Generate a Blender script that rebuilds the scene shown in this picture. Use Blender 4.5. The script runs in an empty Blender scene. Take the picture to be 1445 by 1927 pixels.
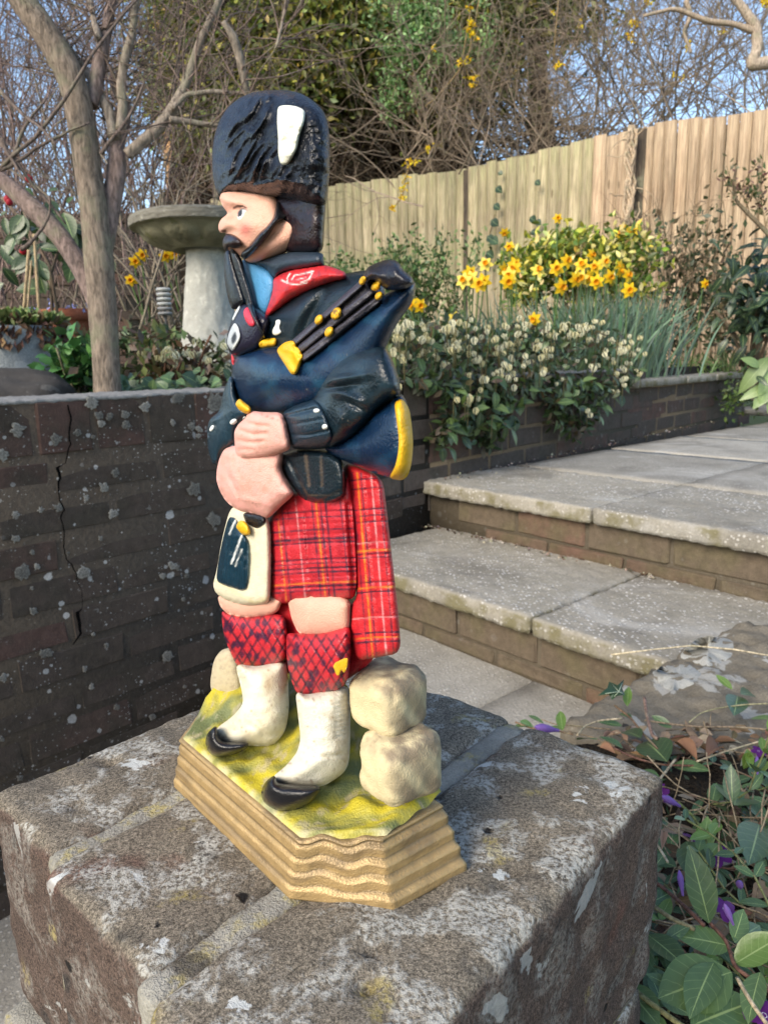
import bpy, bmesh, math, random
import numpy as np
from mathutils import Vector, Matrix, noise as mnoise
from mathutils.geometry import delaunay_2d_cdt
random.seed(7); np.random.seed(7)
RNG = np.random.default_rng(11)
S = bpy.context.scene
COL = S.collection

# ------------------------------------------------------------------ camera
F, CX, CY, CAMZ = 1336.0, 722.5, 963.5, 0.66
_p, _r = math.radians(12.0), math.radians(1.2)
_right = np.array([1, 0, 0.]); _fw = np.array([0, math.cos(_p), -math.sin(_p)]); _up = np.array([0, math.sin(_p), math.cos(_p)])
CR = _right * math.cos(_r) - _up * math.sin(_r); CU = _up * math.cos(_r) + _right * math.sin(_r)
CAMP = np.array([0, 0, CAMZ])
cd = bpy.data.cameras.new('camera'); cam = bpy.data.objects.new('camera', cd); COL.objects.link(cam)
cam.matrix_world = Matrix(((CR[0], CU[0], -_fw[0], 0), (CR[1], CU[1], -_fw[1], 0), (CR[2], CU[2], -_fw[2], CAMZ), (0, 0, 0, 1)))
cd.sensor_fit = 'VERTICAL'; cd.sensor_height = 34.6; cd.lens = 34.6 * F / 1927
cd.clip_start = 0.02; cd.clip_end = 400
cd.dof.use_dof = True; cd.dof.focus_distance = 0.29; cd.dof.aperture_fstop = 30.0
S.camera = cam

# ------------------------------------------------------------------ world, sun, exposure
SUN_FROM = Vector((-0.62, -0.70, 0.62)).normalized()
w = bpy.data.worlds.new('World'); S.world = w; w.use_nodes = True
nt = w.node_tree; bg = nt.nodes['Background']
sky = nt.nodes.new('ShaderNodeTexSky'); sky.sky_type = 'NISHITA'; sky.sun_disc = False
sky.sun_elevation = math.asin(SUN_FROM.z); sky.sun_rotation = math.atan2(SUN_FROM.x, SUN_FROM.y)
sky.air_density = 1.0; sky.dust_density = 1.0; sky.ozone_density = 0.9
nt.links.new(sky.outputs[0], bg.inputs[0]); bg.inputs[1].default_value = 0.15
sd = bpy.data.lights.new('sun', 'SUN'); sd.energy = 2.2; sd.angle = math.radians(30); sd.color = (1.0, 0.89, 0.73)
so = bpy.data.objects.new('sun', sd); COL.objects.link(so); so.rotation_euler = SUN_FROM.to_track_quat('Z', 'Y').to_euler()
S.view_settings.view_transform = 'Standard'; S.view_settings.look = 'None'
S.view_settings.gamma = 1.0; S.view_settings.exposure = 1.12; S.view_settings.use_curve_mapping = False
S.cycles.max_bounces = 5; S.cycles.use_denoising = True

# ------------------------------------------------------------------ picture measuring helpers (metres from pixels)
def ray(x, y):
    return CR * (x - CX) / F + _fw - CU * (y - CY) / F
def WY(x, y, Y):
    d = ray(x, y); return CAMP + d * (Y / d[1])
def WZ(x, y, z):
    d = ray(x, y); return CAMP + d * ((z - CAMZ) / d[2])
def WP(x, y, P, n):
    d = ray(x, y); return CAMP + d * (np.dot(P - CAMP, n) / np.dot(d, n))
def PXY(p):
    q = np.asarray(p, float) - CAMP; f = q @ _fw
    return CX + F * (q @ CR) / f, CY - F * (q @ CU) / f
def unit(a):
    a = np.asarray(a, float); return a / (np.linalg.norm(a) + 1e-12)
def adir(deg):
    return np.array([math.cos(math.radians(deg)), math.sin(math.radians(deg)), 0.0])

# ------------------------------------------------------------------ objects
def tag(o, label=None, cat=None, group=None, kind=None):
    if label: o['label'] = label
    if cat: o['category'] = cat
    if group: o['group'] = group
    if kind: o['kind'] = kind
    return o
def empty(name, loc, label=None, cat=None, group=None):
    o = bpy.data.objects.new(name, None); COL.objects.link(o); o.location = tuple(loc); o.empty_display_size = 0.05
    return tag(o, label, cat, group)
def link(name, me, parent=None, mw=None):
    o = bpy.data.objects.new(name, me); COL.objects.link(o)
    if parent is not None:
        o.parent = parent
        pl = parent
        M = Matrix()
        while pl is not None:
            M = pl.matrix_basis.inverted() if pl is parent else M @ pl.matrix_basis.inverted()
            pl = pl.parent
        o.matrix_basis = M @ (mw if mw is not None else Matrix())
    elif mw is not None:
        o.matrix_basis = mw
    return o
def mesh(name, V, faces, mat=None, col=None, uv=None, smooth=True):
    """faces: list of (m,k) int arrays of constant k each; col per vertex; uv per vertex"""
    me = bpy.data.meshes.new(name)
    V = np.ascontiguousarray(V, dtype=np.float32)
    if not isinstance(faces, (list, tuple)): faces = [faces]
    faces = [np.asarray(f, dtype=np.int32) for f in faces if len(f)]
    me.vertices.add(len(V)); me.vertices.foreach_set('co', V.ravel())
    loops = np.concatenate([f.ravel() for f in faces])
    sizes = np.concatenate([np.full(len(f), f.shape[1], np.int32) for f in faces])
    starts = np.concatenate([[0], np.cumsum(sizes)[:-1]]).astype(np.int32)
    me.loops.add(len(loops)); me.loops.foreach_set('vertex_index', loops)
    me.polygons.add(len(sizes)); me.polygons.foreach_set('loop_start', starts); me.polygons.foreach_set('loop_total', sizes)
    if smooth: me.polygons.foreach_set('use_smooth', np.ones(len(sizes), bool))
    if col is not None:
        c = np.ones((len(V), 4), np.float32); c[:, :3] = col
        a = me.color_attributes.new('Col', 'FLOAT_COLOR', 'POINT'); a.data.foreach_set('color', c.ravel())
    if uv is not None:
        l = me.uv_layers.new(name='UVMap'); l.data.foreach_set('uv', np.asarray(uv, np.float32)[loops].ravel())
    if mat is not None: me.materials.append(mat)
    me.update(calc_edges=True)
    me.validate()
    return me
class MB:
    """collects pieces into one mesh"""
    def __init__(s): s.V = []; s.Fq = []; s.Ft = []; s.C = []; s.n = 0
    def add(s, V, quads=None, tris=None, col=(1, 1, 1)):
        V = np.asarray(V, float); s.V.append(V)
        if quads is not None and len(quads): s.Fq.append(np.asarray(quads) + s.n)
        if tris is not None and len(tris): s.Ft.append(np.asarray(tris) + s.n)
        c = np.empty((len(V), 3)); c[:] = col; s.C.append(c); s.n += len(V)
    def me(s, name, mat, smooth=True):
        f = []
        if s.Fq: f.append(np.concatenate(s.Fq))
        if s.Ft: f.append(np.concatenate(s.Ft))
        return mesh(name, np.concatenate(s.V), f, mat, np.concatenate(s.C), None, smooth)
    def build(s, name, mat, parent=None, smooth=True):
        return link(name, s.me(name, mat, smooth), parent)
    def tube(s, pts, rad, k=6, col=(1, 1, 1), cap=True):
        P = np.asarray(pts, float); n = len(P); rad = np.broadcast_to(np.asarray(rad, float), (n,))
        T = np.gradient(P, axis=0); T /= np.linalg.norm(T, axis=1)[:, None] + 1e-9
        ref = np.array([0.31, 0.27, 0.91]) if abs(T[0][2]) < 0.8 else np.array([0.9, 0.3, 0.1])
        A = np.cross(T, ref); A /= np.linalg.norm(A, axis=1)[:, None] + 1e-9
        B = np.cross(T, A)
        a = np.arange(k) * 2 * math.pi / k
        V = P[:, None] + rad[:, None, None] * (A[:, None] * np.cos(a)[None, :, None] + B[:, None] * np.sin(a)[None, :, None])
        i = np.arange(n - 1)[:, None] * k; j = np.arange(k)[None]; j2 = (j + 1) % k
        q = np.stack([i + j, i + j2, i + k + j2, i + k + j], -1).reshape(-1, 4)
        V = V.reshape(-1, 3); tr = None
        if cap:
            V = np.concatenate([V, P[:1], P[-1:]]); m = n * k
            tr = [(m, (jj + 1) % k, jj) for jj in range(k)] + [(m + 1, (n - 1) * k + jj, (n - 1) * k + (jj + 1) % k) for jj in range(k)]
        s.add(V, q, tr, col)
    def lathe(s, prof, c, k=32, col=(1, 1, 1), jit=0.0):
        prof = np.asarray(prof, float); n = len(prof); a = np.arange(k) * 2 * math.pi / k
        r = prof[:, 0][:, None] * (1 + jit * RNG.standard_normal((n, k)))
        V = np.stack([c[0] + r * np.cos(a), c[1] + r * np.sin(a), np.broadcast_to(c[2] + prof[:, 1][:, None], (n, k))], -1).reshape(-1, 3)
        i = np.arange(n - 1)[:, None] * k; j = np.arange(k)[None]; j2 = (j + 1) % k
        s.add(V, np.stack([i + j, i + j2, i + k + j2, i + k + j], -1).reshape(-1, 4), None, col)
    def box(s, lo, hi, M=None, col=(1, 1, 1)):
        x0, y0, z0 = lo; x1, y1, z1 = hi
        V = np.array([(x0, y0, z0), (x1, y0, z0), (x1, y1, z0), (x0, y1, z0), (x0, y0, z1), (x1, y0, z1), (x1, y1, z1), (x0, y1, z1)], float)
        if M is not None: V = V @ M[:3, :3].T + M[:3, 3]
        s.add(V, [(0, 3, 2, 1), (4, 5, 6, 7), (0, 1, 5, 4), (1, 2, 6, 5), (2, 3, 7, 6), (3, 0, 4, 7)], None, col)
def frame(o, x, y, z):
    M = np.eye(4); M[:3, 0] = x; M[:3, 1] = y; M[:3, 2] = z; M[:3, 3] = o; return M
def mtx(M): return Matrix([list(r) for r in M])
def vnoise(x, y, seed=0):
    xi = np.floor(x).astype(np.int64); yi = np.floor(y).astype(np.int64); fx = x - xi; fy = y - yi
    fx = fx * fx * (3 - 2 * fx); fy = fy * fy * (3 - 2 * fy)
    def h(a, b):
        n = (a * 374761393 + b * 668265263 + seed * 1274126177) & 0xffffffff
        n = ((n ^ (n >> 13)) * 1274126177) & 0xffffffff
        return ((n ^ (n >> 16)) & 0xffff) / 65535.0
    return (h(xi, yi) * (1 - fx) + h(xi + 1, yi) * fx) * (1 - fy) + (h(xi, yi + 1) * (1 - fx) + h(xi + 1, yi + 1) * fx) * fy
def fnoise(x, y, seed=0, o=4):
    v = 0; a = 0.5
    for i in range(o): v = v + a * vnoise(x * 2 ** i, y * 2 ** i, seed + i); a *= 0.5
    return v

# ------------------------------------------------------------------ materials
class NT:
    def __init__(s, name):
        s.m = bpy.data.materials.new(name); s.m.use_nodes = True; s.t = s.m.node_tree; s.b = s.t.nodes['Principled BSDF']
    def n(s, typ, **kw):
        nd = s.t.nodes.new(typ)
        for k, v in kw.items():
            if k.startswith('i_'):
                key = k[2:]; key = int(key) if key.isdigit() else key.replace('_', ' ')
                s.put(nd.inputs[key], v)
            else: setattr(nd, k, v)
        return nd
    def put(s, sock, v):
        if hasattr(v, 'is_output') or isinstance(v, bpy.types.NodeSocket): s.t.links.new(v, sock)
        elif isinstance(v, (tuple, list)) and len(v) == 3 and sock.type == 'RGBA': sock.default_value = (*v, 1)
        else: sock.default_value = v
    def pos(s): return s.n('ShaderNodeNewGeometry').outputs['Position']
    def obj(s): return s.n('ShaderNodeTexCoord').outputs['Object']
    def noise(s, v, scale, detail=3, rough=0.55, dist=0.0):
        return s.n('ShaderNodeTexNoise', i_Vector=v, i_Scale=scale, i_Detail=detail, i_Roughness=rough, i_Distortion=dist).outputs['Fac']
    def vor(s, v, scale, feature='F1', rnd=1.0):
        return s.n('ShaderNodeTexVoronoi', feature=feature, i_Vector=v, i_Scale=scale, i_Randomness=rnd)
    def ramp(s, v, lo, hi, a=0.0, b=1.0):
        return s.n('ShaderNodeMapRange', interpolation_type='SMOOTHSTEP', i_Value=v, i_1=lo, i_2=hi, i_3=a, i_4=b).outputs[0]
    def math(s, op, a, b=0.0):
        nd = s.n('ShaderNodeMath', operation=op); s.put(nd.inputs[0], a); s.put(nd.inputs[1], b); return nd.outputs[0]
    def mix(s, f, a, b, mode='MIX'):
        nd = s.n('ShaderNodeMix', data_type='RGBA', blend_type=mode); s.put(nd.inputs[0], f); s.put(nd.inputs[6], a); s.put(nd.inputs[7], b); return nd.outputs[2]
    def scale(s, v, sc):
        nd = s.n('ShaderNodeMapping'); s.put(nd.inputs[0], v); nd.inputs['Scale'].default_value = sc; return nd.outputs[0]
    def col(s): return s.n('ShaderNodeVertexColor', layer_name='Col').outputs[0]
    def rnd(s): return s.n('ShaderNodeObjectInfo').outputs['Random']
    def hsv(s, c, v=1.0, sat=1.0, h=0.5): return s.n('ShaderNodeHueSaturation', i_Color=c, i_Value=v, i_Saturation=sat, i_Hue=h).outputs[0]
    def out(s, base, rough=0.6, spec=0.4, bump=None, bs=0.4, bd=0.002, metal=0.0, coat=0.0, trans=None):
        s.put(s.b.inputs['Base Color'], base); s.put(s.b.inputs['Roughness'], rough); s.put(s.b.inputs['Specular IOR Level'], spec)
        s.put(s.b.inputs['Metallic'], metal)
        if coat: s.b.inputs['Coat Weight'].default_value = coat; s.b.inputs['Coat Roughness'].default_value = 0.12
        if bump is not None:
            bn = s.n('ShaderNodeBump', i_Strength=bs, i_Distance=bd, i_Height=bump); s.t.links.new(bn.outputs[0], s.b.inputs['Normal'])
        if trans:
            tr = s.n('ShaderNodeBsdfTranslucent'); s.put(tr.inputs[0], base)
            mx = s.n('ShaderNodeMixShader'); mx.inputs[0].default_value = trans
            s.t.links.new(s.b.outputs[0], mx.inputs[1]); s.t.links.new(tr.outputs[0], mx.inputs[2])
            s.t.links.new(mx.outputs[0], s.t.nodes['Material Output'].inputs[0])
        return s.m
def paint(name, rough, spec=0.5, bumpscale=900, bs=0.35, bd=0.0006, coat=0.0, metal=0.0, var=0.12, wear=None):
    t = NT(name); p = t.pos(); c = t.col()
    n1 = t.noise(p, 160, 4); n2 = t.noise(p, bumpscale, 2)
    c = t.mix(1.0, c, t.mix(n1, (1 - var * 2,) * 3, (1 + var,) * 3), 'MULTIPLY')
    if wear:
        m = t.ramp(t.noise(p, 520, 5, 0.7), 0.67, 0.70); c = t.mix(t.math('MULTIPLY', m, wear[3]), c, wear[:3])
    h = t.math('ADD', n2, t.math('MULTIPLY', n1, 1.5))
    r = t.math('ADD', rough - 0.06, t.math('MULTIPLY', n1, 0.14))
    return t.out(c, r, spec, h, bs, bd, metal, coat)
M_gloss = paint('gloss_paint', 0.21, 0.33, 1300, 0.5, 0.0006, 0.05, wear=(0.16, 0.14, 0.11, 0.55))
M_hat = paint('hat_paint', 0.26, 0.28, 1200, 0.55, 0.0007, wear=(0.2, 0.2, 0.19, 0.5))
M_satin = paint('satin_paint', 0.36, 0.42, 1500, 0.6, 0.0006, wear=(0.12, 0.05, 0.03, 0.35))
M_matt = paint('matt_paint', 0.58, 0.3, 1600, 0.6, 0.0006, var=0.08, wear=(0.30, 0.19, 0.10, 0.5))
M_gold = paint('gold_paint', 0.42, 0.5, 1400, 0.6, 0.0006, metal=0.35, var=0.22, wear=(0.12, 0.07, 0.03, 0.5))
M_grass_paint = paint('grass_paint', 0.55, 0.35, 1100, 0.6, 0.0008, var=0.15)
def leafmat(name, rough=0.42, spec=0.45, vein=None, hv=0.25, trans=0.18):
    t = NT(name); c = t.col(); p = t.pos()
    if vein:
        uv = t.n('ShaderNodeUVMap').outputs[0]; sp = t.n('ShaderNodeSeparateXYZ', i_0=uv)
        u = t.math('ABSOLUTE', sp.outputs[0], 0); mid = t.ramp(u, 0.02, 0.065, 1, 0)
        sv = t.math('FRACT', t.math('MULTIPLY', t.math('SUBTRACT', sp.outputs[1], t.math('MULTIPLY', u, 0.22)), 7.0), 0)
        side = t.math('MULTIPLY', t.ramp(t.math('ABSOLUTE', t.math('SUBTRACT', sv, 0.5), 0), 0.0, 0.07, 1, 0), 0.28)
        f = t.math('MAXIMUM', t.math('MULTIPLY', mid, 0.75), side)
        c = t.mix(f, c, vein)
    r = t.rnd(); c = t.hsv(c, t.math('ADD', 1 - hv, t.math('MULTIPLY', r, 2 * hv)))
    n = t.noise(p, 140, 3)
    c = t.mix(1.0, c, t.mix(n, (0.75,) * 3, (1.2,) * 3), 'MULTIPLY')
    return t.out(c, t.math('ADD', rough - 0.08, t.math('MULTIPLY', n, 0.2)), spec, n, 0.25, 0.002, trans=trans)
M_leaf = leafmat('leaf'); M_leafv = leafmat('veined_leaf', 0.38, 0.5, (0.32, 0.42, 0.16), 0.18, 0.10)
M_petal = leafmat('petal', 0.5, 0.3, None, 0.08, 0.3)
M_dry = leafmat('dry_leaf', 0.7, 0.2, (0.30, 0.18, 0.09), 0.15, 0.1)
def bark(name, sc, bs=0.7, stretch=0.25):
    t = NT(name); p = t.obj(); q = t.scale(p, (1, 1, stretch)); c = t.col()
    n = t.noise(q, sc, 6, 0.65, 0.6); n2 = t.noise(p, sc * 0.12, 4); n3 = t.noise(p, sc * 5, 3)
    k = t.mix(t.ramp(n, .28, .72), (0.42,) * 3, (1.55,) * 3); c = t.mix(1.0, c, k, 'MULTIPLY')
    c = t.mix(t.ramp(n2, 0.5, 0.68, 0, 0.5), c, t.mix(n3, (0.12, 0.13, 0.07), (0.30, 0.29, 0.20)))
    return t.out(c, 0.85, 0.2, t.math('ADD', n, t.math('MULTIPLY', n3, 0.3)), bs, 0.009)
M_bark = bark('bark', 130); M_twig = bark('twig_bark', 220, 0.3)
def wall_lichen(t, p, base, amt=1.0):
    # round pale lichen discs plus fine speckle
    c = base
    for sc, hi, off, dens in ((17.0, 0.19, 3.7, 0.66), (31.0, 0.22, 1.7, 0.70), (55.0, 0.26, 9.1, 0.74), (190.0, 0.34, 5.3, 0.72)):
        nd = t.n('ShaderNodeMapping'); t.put(nd.inputs[0], p); nd.inputs['Location'].default_value = (off, off * 1.3, off * 0.7)
        wv = t.n('ShaderNodeTexNoise', i_Vector=nd.outputs[0], i_Scale=sc * 5, i_Detail=3).outputs['Color']
        vv = t.mix(0.012 * 13 / sc, nd.outputs[0], wv, 'ADD')
        v = t.vor(vv, sc); cr = t.n('ShaderNodeSeparateXYZ', i_0=v.outputs['Color'])
        rad = t.ramp(cr.outputs[0], dens - .15, 1.0)
        m = t.ramp(t.math('SUBTRACT', v.outputs['Distance'], t.math('MULTIPLY', rad, hi)), 0.0, -0.035)
        m = t.math('MULTIPLY', m, t.ramp(cr.outputs[0], dens, dens + 0.02))
        if sc > 40: m = t.math('MULTIPLY', m, t.ramp(t.noise(p, 7, 4), 0.42, 0.60))
        edge = t.noise(p, sc * 14, 3)
        lc = t.mix(edge, (0.12, 0.12, 0.115), (0.46, 0.46, 0.44))
        c = t.mix(t.math('MULTIPLY', m, amt * 0.9), c, lc)
    m = t.ramp(t.noise(p, 150, 6, 0.7), 0.64, 0.72); m2 = t.ramp(t.noise(p, 8, 3), 0.5, 0.62)
    return t.mix(t.math('MULTIPLY', t.math('MULTIPLY', m, m2), amt), c, (0.38, 0.37, 0.33))
def wallbrick(name, a, b, cc, amt):
    t = NT(name); p = t.pos(); r = t.rnd()
    n = t.noise(p, 55, 6, 0.65); n2 = t.noise(p, 400, 3); n3 = t.noise(p, 12, 3)
    c = t.mix(t.ramp(r, 0.5, 0.95), a, b); c = t.mix(t.ramp(n3, 0.4, 0.7, 0, 0.8), c, cc)
    c = t.mix(1.0, c, t.mix(n, (0.45,) * 3, (1.5,) * 3), 'MULTIPLY'); c = t.mix(1.0, c, t.mix(n2, (0.7,) * 3, (1.3,) * 3), 'MULTIPLY')
    c = wall_lichen(t, p, c, amt)
    return t.out(c, 0.9, 0.15, t.math('ADD', n, t.math('MULTIPLY', n2, 0.5)), 0.8, 0.003)
M_wbrick = wallbrick('weathered_brick', (0.060, 0.047, 0.038), (0.076, 0.047, 0.038), (0.046, 0.039, 0.030), 1.0)
M_rbrick = wallbrick('riser_brick', (0.105, 0.082, 0.058), (0.130, 0.080, 0.058), (0.10, 0.085, 0.05), 0.10)
M_bbrick = wallbrick('bed_brick', (0.085, 0.068, 0.057), (0.115, 0.070, 0.056), (0.070, 0.062, 0.050), 0.25)
def mortar(name, c0, c1, amt):
    t = NT(name); p = t.pos(); n = t.noise(p, 90, 6, 0.7)
    c = t.mix(n, c0, c1); c = wall_lichen(t, p, c, amt)
    return t.out(c, 0.95, 0.1, n, 0.9, 0.004)
M_mortar = mortar('wall_mortar', (0.026, 0.021, 0.017), (0.088, 0.074, 0.058), 1.0)
M_mortar2 = mortar('step_mortar', (0.055, 0.046, 0.034), (0.135, 0.112, 0.080), 0.2)
def pier_mat():
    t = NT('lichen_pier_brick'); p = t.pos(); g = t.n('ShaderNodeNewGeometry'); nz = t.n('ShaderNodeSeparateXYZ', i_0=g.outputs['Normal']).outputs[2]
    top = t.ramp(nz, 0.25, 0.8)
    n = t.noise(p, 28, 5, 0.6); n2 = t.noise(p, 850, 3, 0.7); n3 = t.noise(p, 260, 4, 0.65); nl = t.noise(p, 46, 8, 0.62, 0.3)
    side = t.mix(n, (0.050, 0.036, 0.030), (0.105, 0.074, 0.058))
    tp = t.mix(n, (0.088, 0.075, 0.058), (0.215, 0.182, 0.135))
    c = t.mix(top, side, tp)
    c = t.mix(t.ramp(t.noise(p, 20, 4), 0.58, 0.72, 0, 0.7), c, (0.115, 0.055, 0.040))
    c = t.mix(t.ramp(t.noise(p, 33, 4), 0.60, 0.70, 0, 0.75), c, (0.030, 0.029, 0.028))
    n5 = t.noise(p, 2100, 2, 0.7)
    c = t.mix(1.0, c, t.mix(t.ramp(n2, .3, .7), (0.45,) * 3, (1.6,) * 3), 'MULTIPLY'); c = t.mix(1.0, c, t.mix(n3, (0.6,) * 3, (1.4,) * 3), 'MULTIPLY'); c = t.mix(1.0, c, t.mix(t.ramp(n5, .3, .7), (0.55,) * 3, (1.45,) * 3), 'MULTIPLY')
    br = t.ramp(t.noise(p, 520, 4, 0.7), 0.38, 0.58)
    m = t.math('MULTIPLY', t.ramp(nl, 0.485, 0.57), br)
    m = t.math('MULTIPLY', m, t.ramp(top, 0.0, 1.0, 0.25, 0.85))
    c = t.mix(m, c, t.mix(n3, (0.30, 0.29, 0.25), (0.52, 0.51, 0.46)))
    # solid crusts
    sl = t.noise(p, 38, 7, 0.6, 0.5); ms = t.math('MULTIPLY', t.ramp(sl, 0.635, 0.655), t.ramp(top, 0, 1, 0.5, 0.95))
    c = t.mix(ms, c, t.mix(n3, (0.36, 0.37, 0.35), (0.58, 0.59, 0.56)))
    my = t.math('MULTIPLY', t.ramp(t.noise(p, 31, 6, 0.6), 0.62, 0.70), t.math('MULTIPLY', br, 0.55))
    c = t.mix(my, c, (0.36, 0.29, 0.08))
    pit = t.vor(t.mix(0.006, p, t.n('ShaderNodeTexNoise', i_Vector=p, i_Scale=170, i_Detail=3).outputs['Color'], 'ADD'), 120); pr = t.n('ShaderNodeSeparateXYZ', i_0=pit.outputs['Color']).outputs[0]
    pm = t.math('MULTIPLY', t.ramp(pit.outputs['Distance'], 0.30, 0.16), t.ramp(pr, 0.95, 0.96))
    c = t.mix(pm, c, (0.012, 0.010, 0.009))
    h = t.math('ADD', t.math('ADD', t.math('MULTIPLY', n3, .5), t.math('ADD', t.math('MULTIPLY', n2, 0.6), t.math('MULTIPLY', n5, .5))), t.math('SUBTRACT', t.math('MULTIPLY', m, 0.4), t.math('MULTIPLY', pm, 2.0)))
    return t.out(c, 0.9, 0.2, h, 0.75, 0.0012)
M_pier = pier_mat()
def pier_mortar():
    t = NT('pier_mortar'); p = t.pos(); n3 = t.noise(p, 260, 4, 0.65); n2 = t.noise(p, 850, 3, 0.7)
    c = t.mix(t.noise(p, 60, 5), (0.16, 0.15, 0.125), (0.42, 0.40, 0.34))
    c = t.mix(t.math('MULTIPLY', t.ramp(t.noise(p, 42, 7, .65), 0.50, 0.60, 0, 0.8), t.ramp(t.noise(p, 330, 4, .7), .38, .56)), c, (0.42, 0.35, 0.14))
    c = t.mix(t.ramp(t.noise(p, 37, 5), 0.56, 0.64, 0, 0.9), c, (0.085, 0.075, 0.062))
    c = t.mix(1.0, c, t.mix(n2, (0.5,) * 3, (1.4,) * 3), 'MULTIPLY')
    return t.out(c, 0.95, 0.1, t.math('ADD', n3, n2), 0.9, 0.0016)
M_pmortar = pier_mortar()
def slabmat(name, a, b, agg, stain):
    t = NT(name); p = t.pos(); n = t.noise(p, 7, 6, 0.65); n2 = t.noise(p, 180, 4, 0.6); v = t.vor(p, 120); r = t.rnd()
    c = t.mix(n, a, b); c = t.mix(1.0, c, t.mix(n2, (0.55,) * 3, (1.4,) * 3), 'MULTIPLY')
    c = t.mix(1.0, c, t.mix(r, (0.80,) * 3, (1.16,) * 3), 'MULTIPLY'); c = t.mix(t.ramp(t.noise(p, 3.2, 6, .6, .5), .50, .66, 0, .55), c, (.11, .10, .085)); c = t.mix(t.ramp(t.noise(p, 2.3, 6, .65, .8), .56, .68, 0, .5), c, (.42, .41, .38))
    vr = t.n('ShaderNodeSeparateXYZ', i_0=v.outputs['Color']).outputs[0]
    m = t.math('MULTIPLY', t.ramp(v.outputs['Distance'], 0.42, 0.30), t.ramp(vr, 0.50, 0.58))
    m = t.math('MULTIPLY', m, t.ramp(t.noise(p, 5, 3), 0.36, 0.58, 0.15, 1.0))
    c = t.mix(t.math('MULTIPLY', m, agg), c, t.mix(vr, (0.36, 0.34, 0.30), (0.58, 0.56, 0.52)))
    g = t.n('ShaderNodeNewGeometry'); nz = t.n('ShaderNodeSeparateXYZ', i_0=g.outputs['Normal']).outputs[2]
    sm = t.math('MULTIPLY', t.ramp(t.noise(p, 16, 5), 0.42, 0.62), t.ramp(nz, 0.3, 0.7, 1.0, 0.12))
    c = t.mix(t.math('MULTIPLY', sm, 0.8), c, stain)
    return t.out(c, 0.88, 0.25, t.math('ADD', n2, t.math('MULTIPLY', m, 0.6)), 0.7, 0.003)
M_slab = slabmat('step_slab', (0.18, 0.165, 0.133), (0.37, 0.345, 0.29), 0.9, (0.135, 0.12, 0.055))
M_paving = slabmat('paving_slab', (0.17, 0.16, 0.138), (0.38, 0.36, 0.315), 0.45, (0.12, 0.11, 0.07))
def woodmat(name, a, b, green):
    t = NT(name); p = t.obj(); r = t.rnd(); off = t.n('ShaderNodeCombineXYZ', i_0=t.math('MULTIPLY', r, 50.0)).outputs[0]
    q = t.scale(t.mix(1.0, p, off, 'ADD'), (1, 1, 0.05))
    n = t.noise(q, 70, 6, 0.65, 0.4); n2 = t.noise(t.scale(p, (1, 1, 0.4)), 9, 4); n3 = t.noise(q, 260, 3)
    c = t.mix(t.ramp(n, .3, .7), a, b); c = t.mix(1.0, c, t.mix(r, (0.70,) * 3, (1.20,) * 3), 'MULTIPLY')
    c = t.mix(t.ramp(n2, 0.42, 0.66, 0, 0.8), c, green); c = t.mix(1.0, c, t.mix(t.ramp(n3, .3, .7), (0.62,) * 3, (1.25,) * 3), 'MULTIPLY')
    kn = t.vor(t.scale(t.mix(1.0, p, off, 'ADD'), (1, 1, .45)), 9); c = t.mix(t.ramp(kn.outputs['Distance'], .10, .05, 0, .7), c, (.10, .07, .04))
    return t.out(c, 0.85, 0.2, n, 0.9, 0.008)
M_wood1 = woodmat('fence_wood', (0.30, 0.245, 0.15), (0.50, 0.42, 0.28), (0.30, 0.29, 0.15))
M_wood2 = woodmat('worn_fence_wood', (0.29, 0.20, 0.125), (0.54, 0.40, 0.27), (0.42, 0.33, 0.22))
def earth(name, a, b, sc=30, bs=1.0, bd=0.02):
    t = NT(name); p = t.pos(); n = t.noise(p, sc, 7, 0.7); n2 = t.noise(p, sc * 8, 3)
    c = t.mix(n, a, b); c = t.mix(1.0, c, t.mix(n2, (0.4,) * 3, (1.6,) * 3), 'MULTIPLY')
    return t.out(c, 0.95, 0.1, t.math('ADD', n, n2), bs, bd)
M_soil = earth('soil', (0.02, 0.016, 0.012), (0.075, 0.058, 0.04)); M_lawn = earth('lawn', (0.03, 0.045, 0.015), (0.08, 0.10, 0.035), 6)
def stone(name, a, b, lich, sc, amt):
    t = NT(name); p = t.pos(); n = t.noise(p, sc, 6, 0.65); n2 = t.noise(p, sc * 9, 4, 0.7)
    c = t.mix(n, a, b); c = t.mix(1.0, c, t.mix(n2, (0.5,) * 3, (1.45,) * 3), 'MULTIPLY')
    m = t.ramp(t.noise(p, sc * 0.5, 6, 0.55, 0.4), 0.60, 0.63); c = t.mix(t.math('MULTIPLY', m, amt), c, lich)
    return t.out(c, 0.9, 0.2, t.math('ADD', n, t.math('MULTIPLY', n2, 0.6)), 0.9, 0.12 / sc)
M_bathstone = stone('bath_stone', (0.26, 0.26, 0.23), (0.48, 0.48, 0.44), (0.55, 0.55, 0.50), 60, 0.5)
M_bathbowl = stone('mossy_bath_stone', (0.20, 0.19, 0.11), (0.36, 0.34, 0.24), (0.16, 0.17, 0.06), 40, 0.6)
M_rock = stone('dark_rock', (0.032, 0.029, 0.027), (0.075, 0.068, 0.06), (0.17, 0.165, 0.15), 40, 0.4)
M_rim = stone('rim_stone', (0.10, 0.095, 0.08), (0.26, 0.25, 0.21), (0.36, 0.35, 0.3), 50, 0.5)
M_rock2 = stone('sandstone_rock', (0.085, 0.072, 0.05), (0.26, 0.225, 0.17), (0.40, 0.39, 0.35), 34, 0.7)
M_planter = stone('planter_stone', (0.20, 0.22, 0.23), (0.38, 0.41, 0.42), (0.45, 0.47, 0.48), 22, 0.5)
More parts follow.
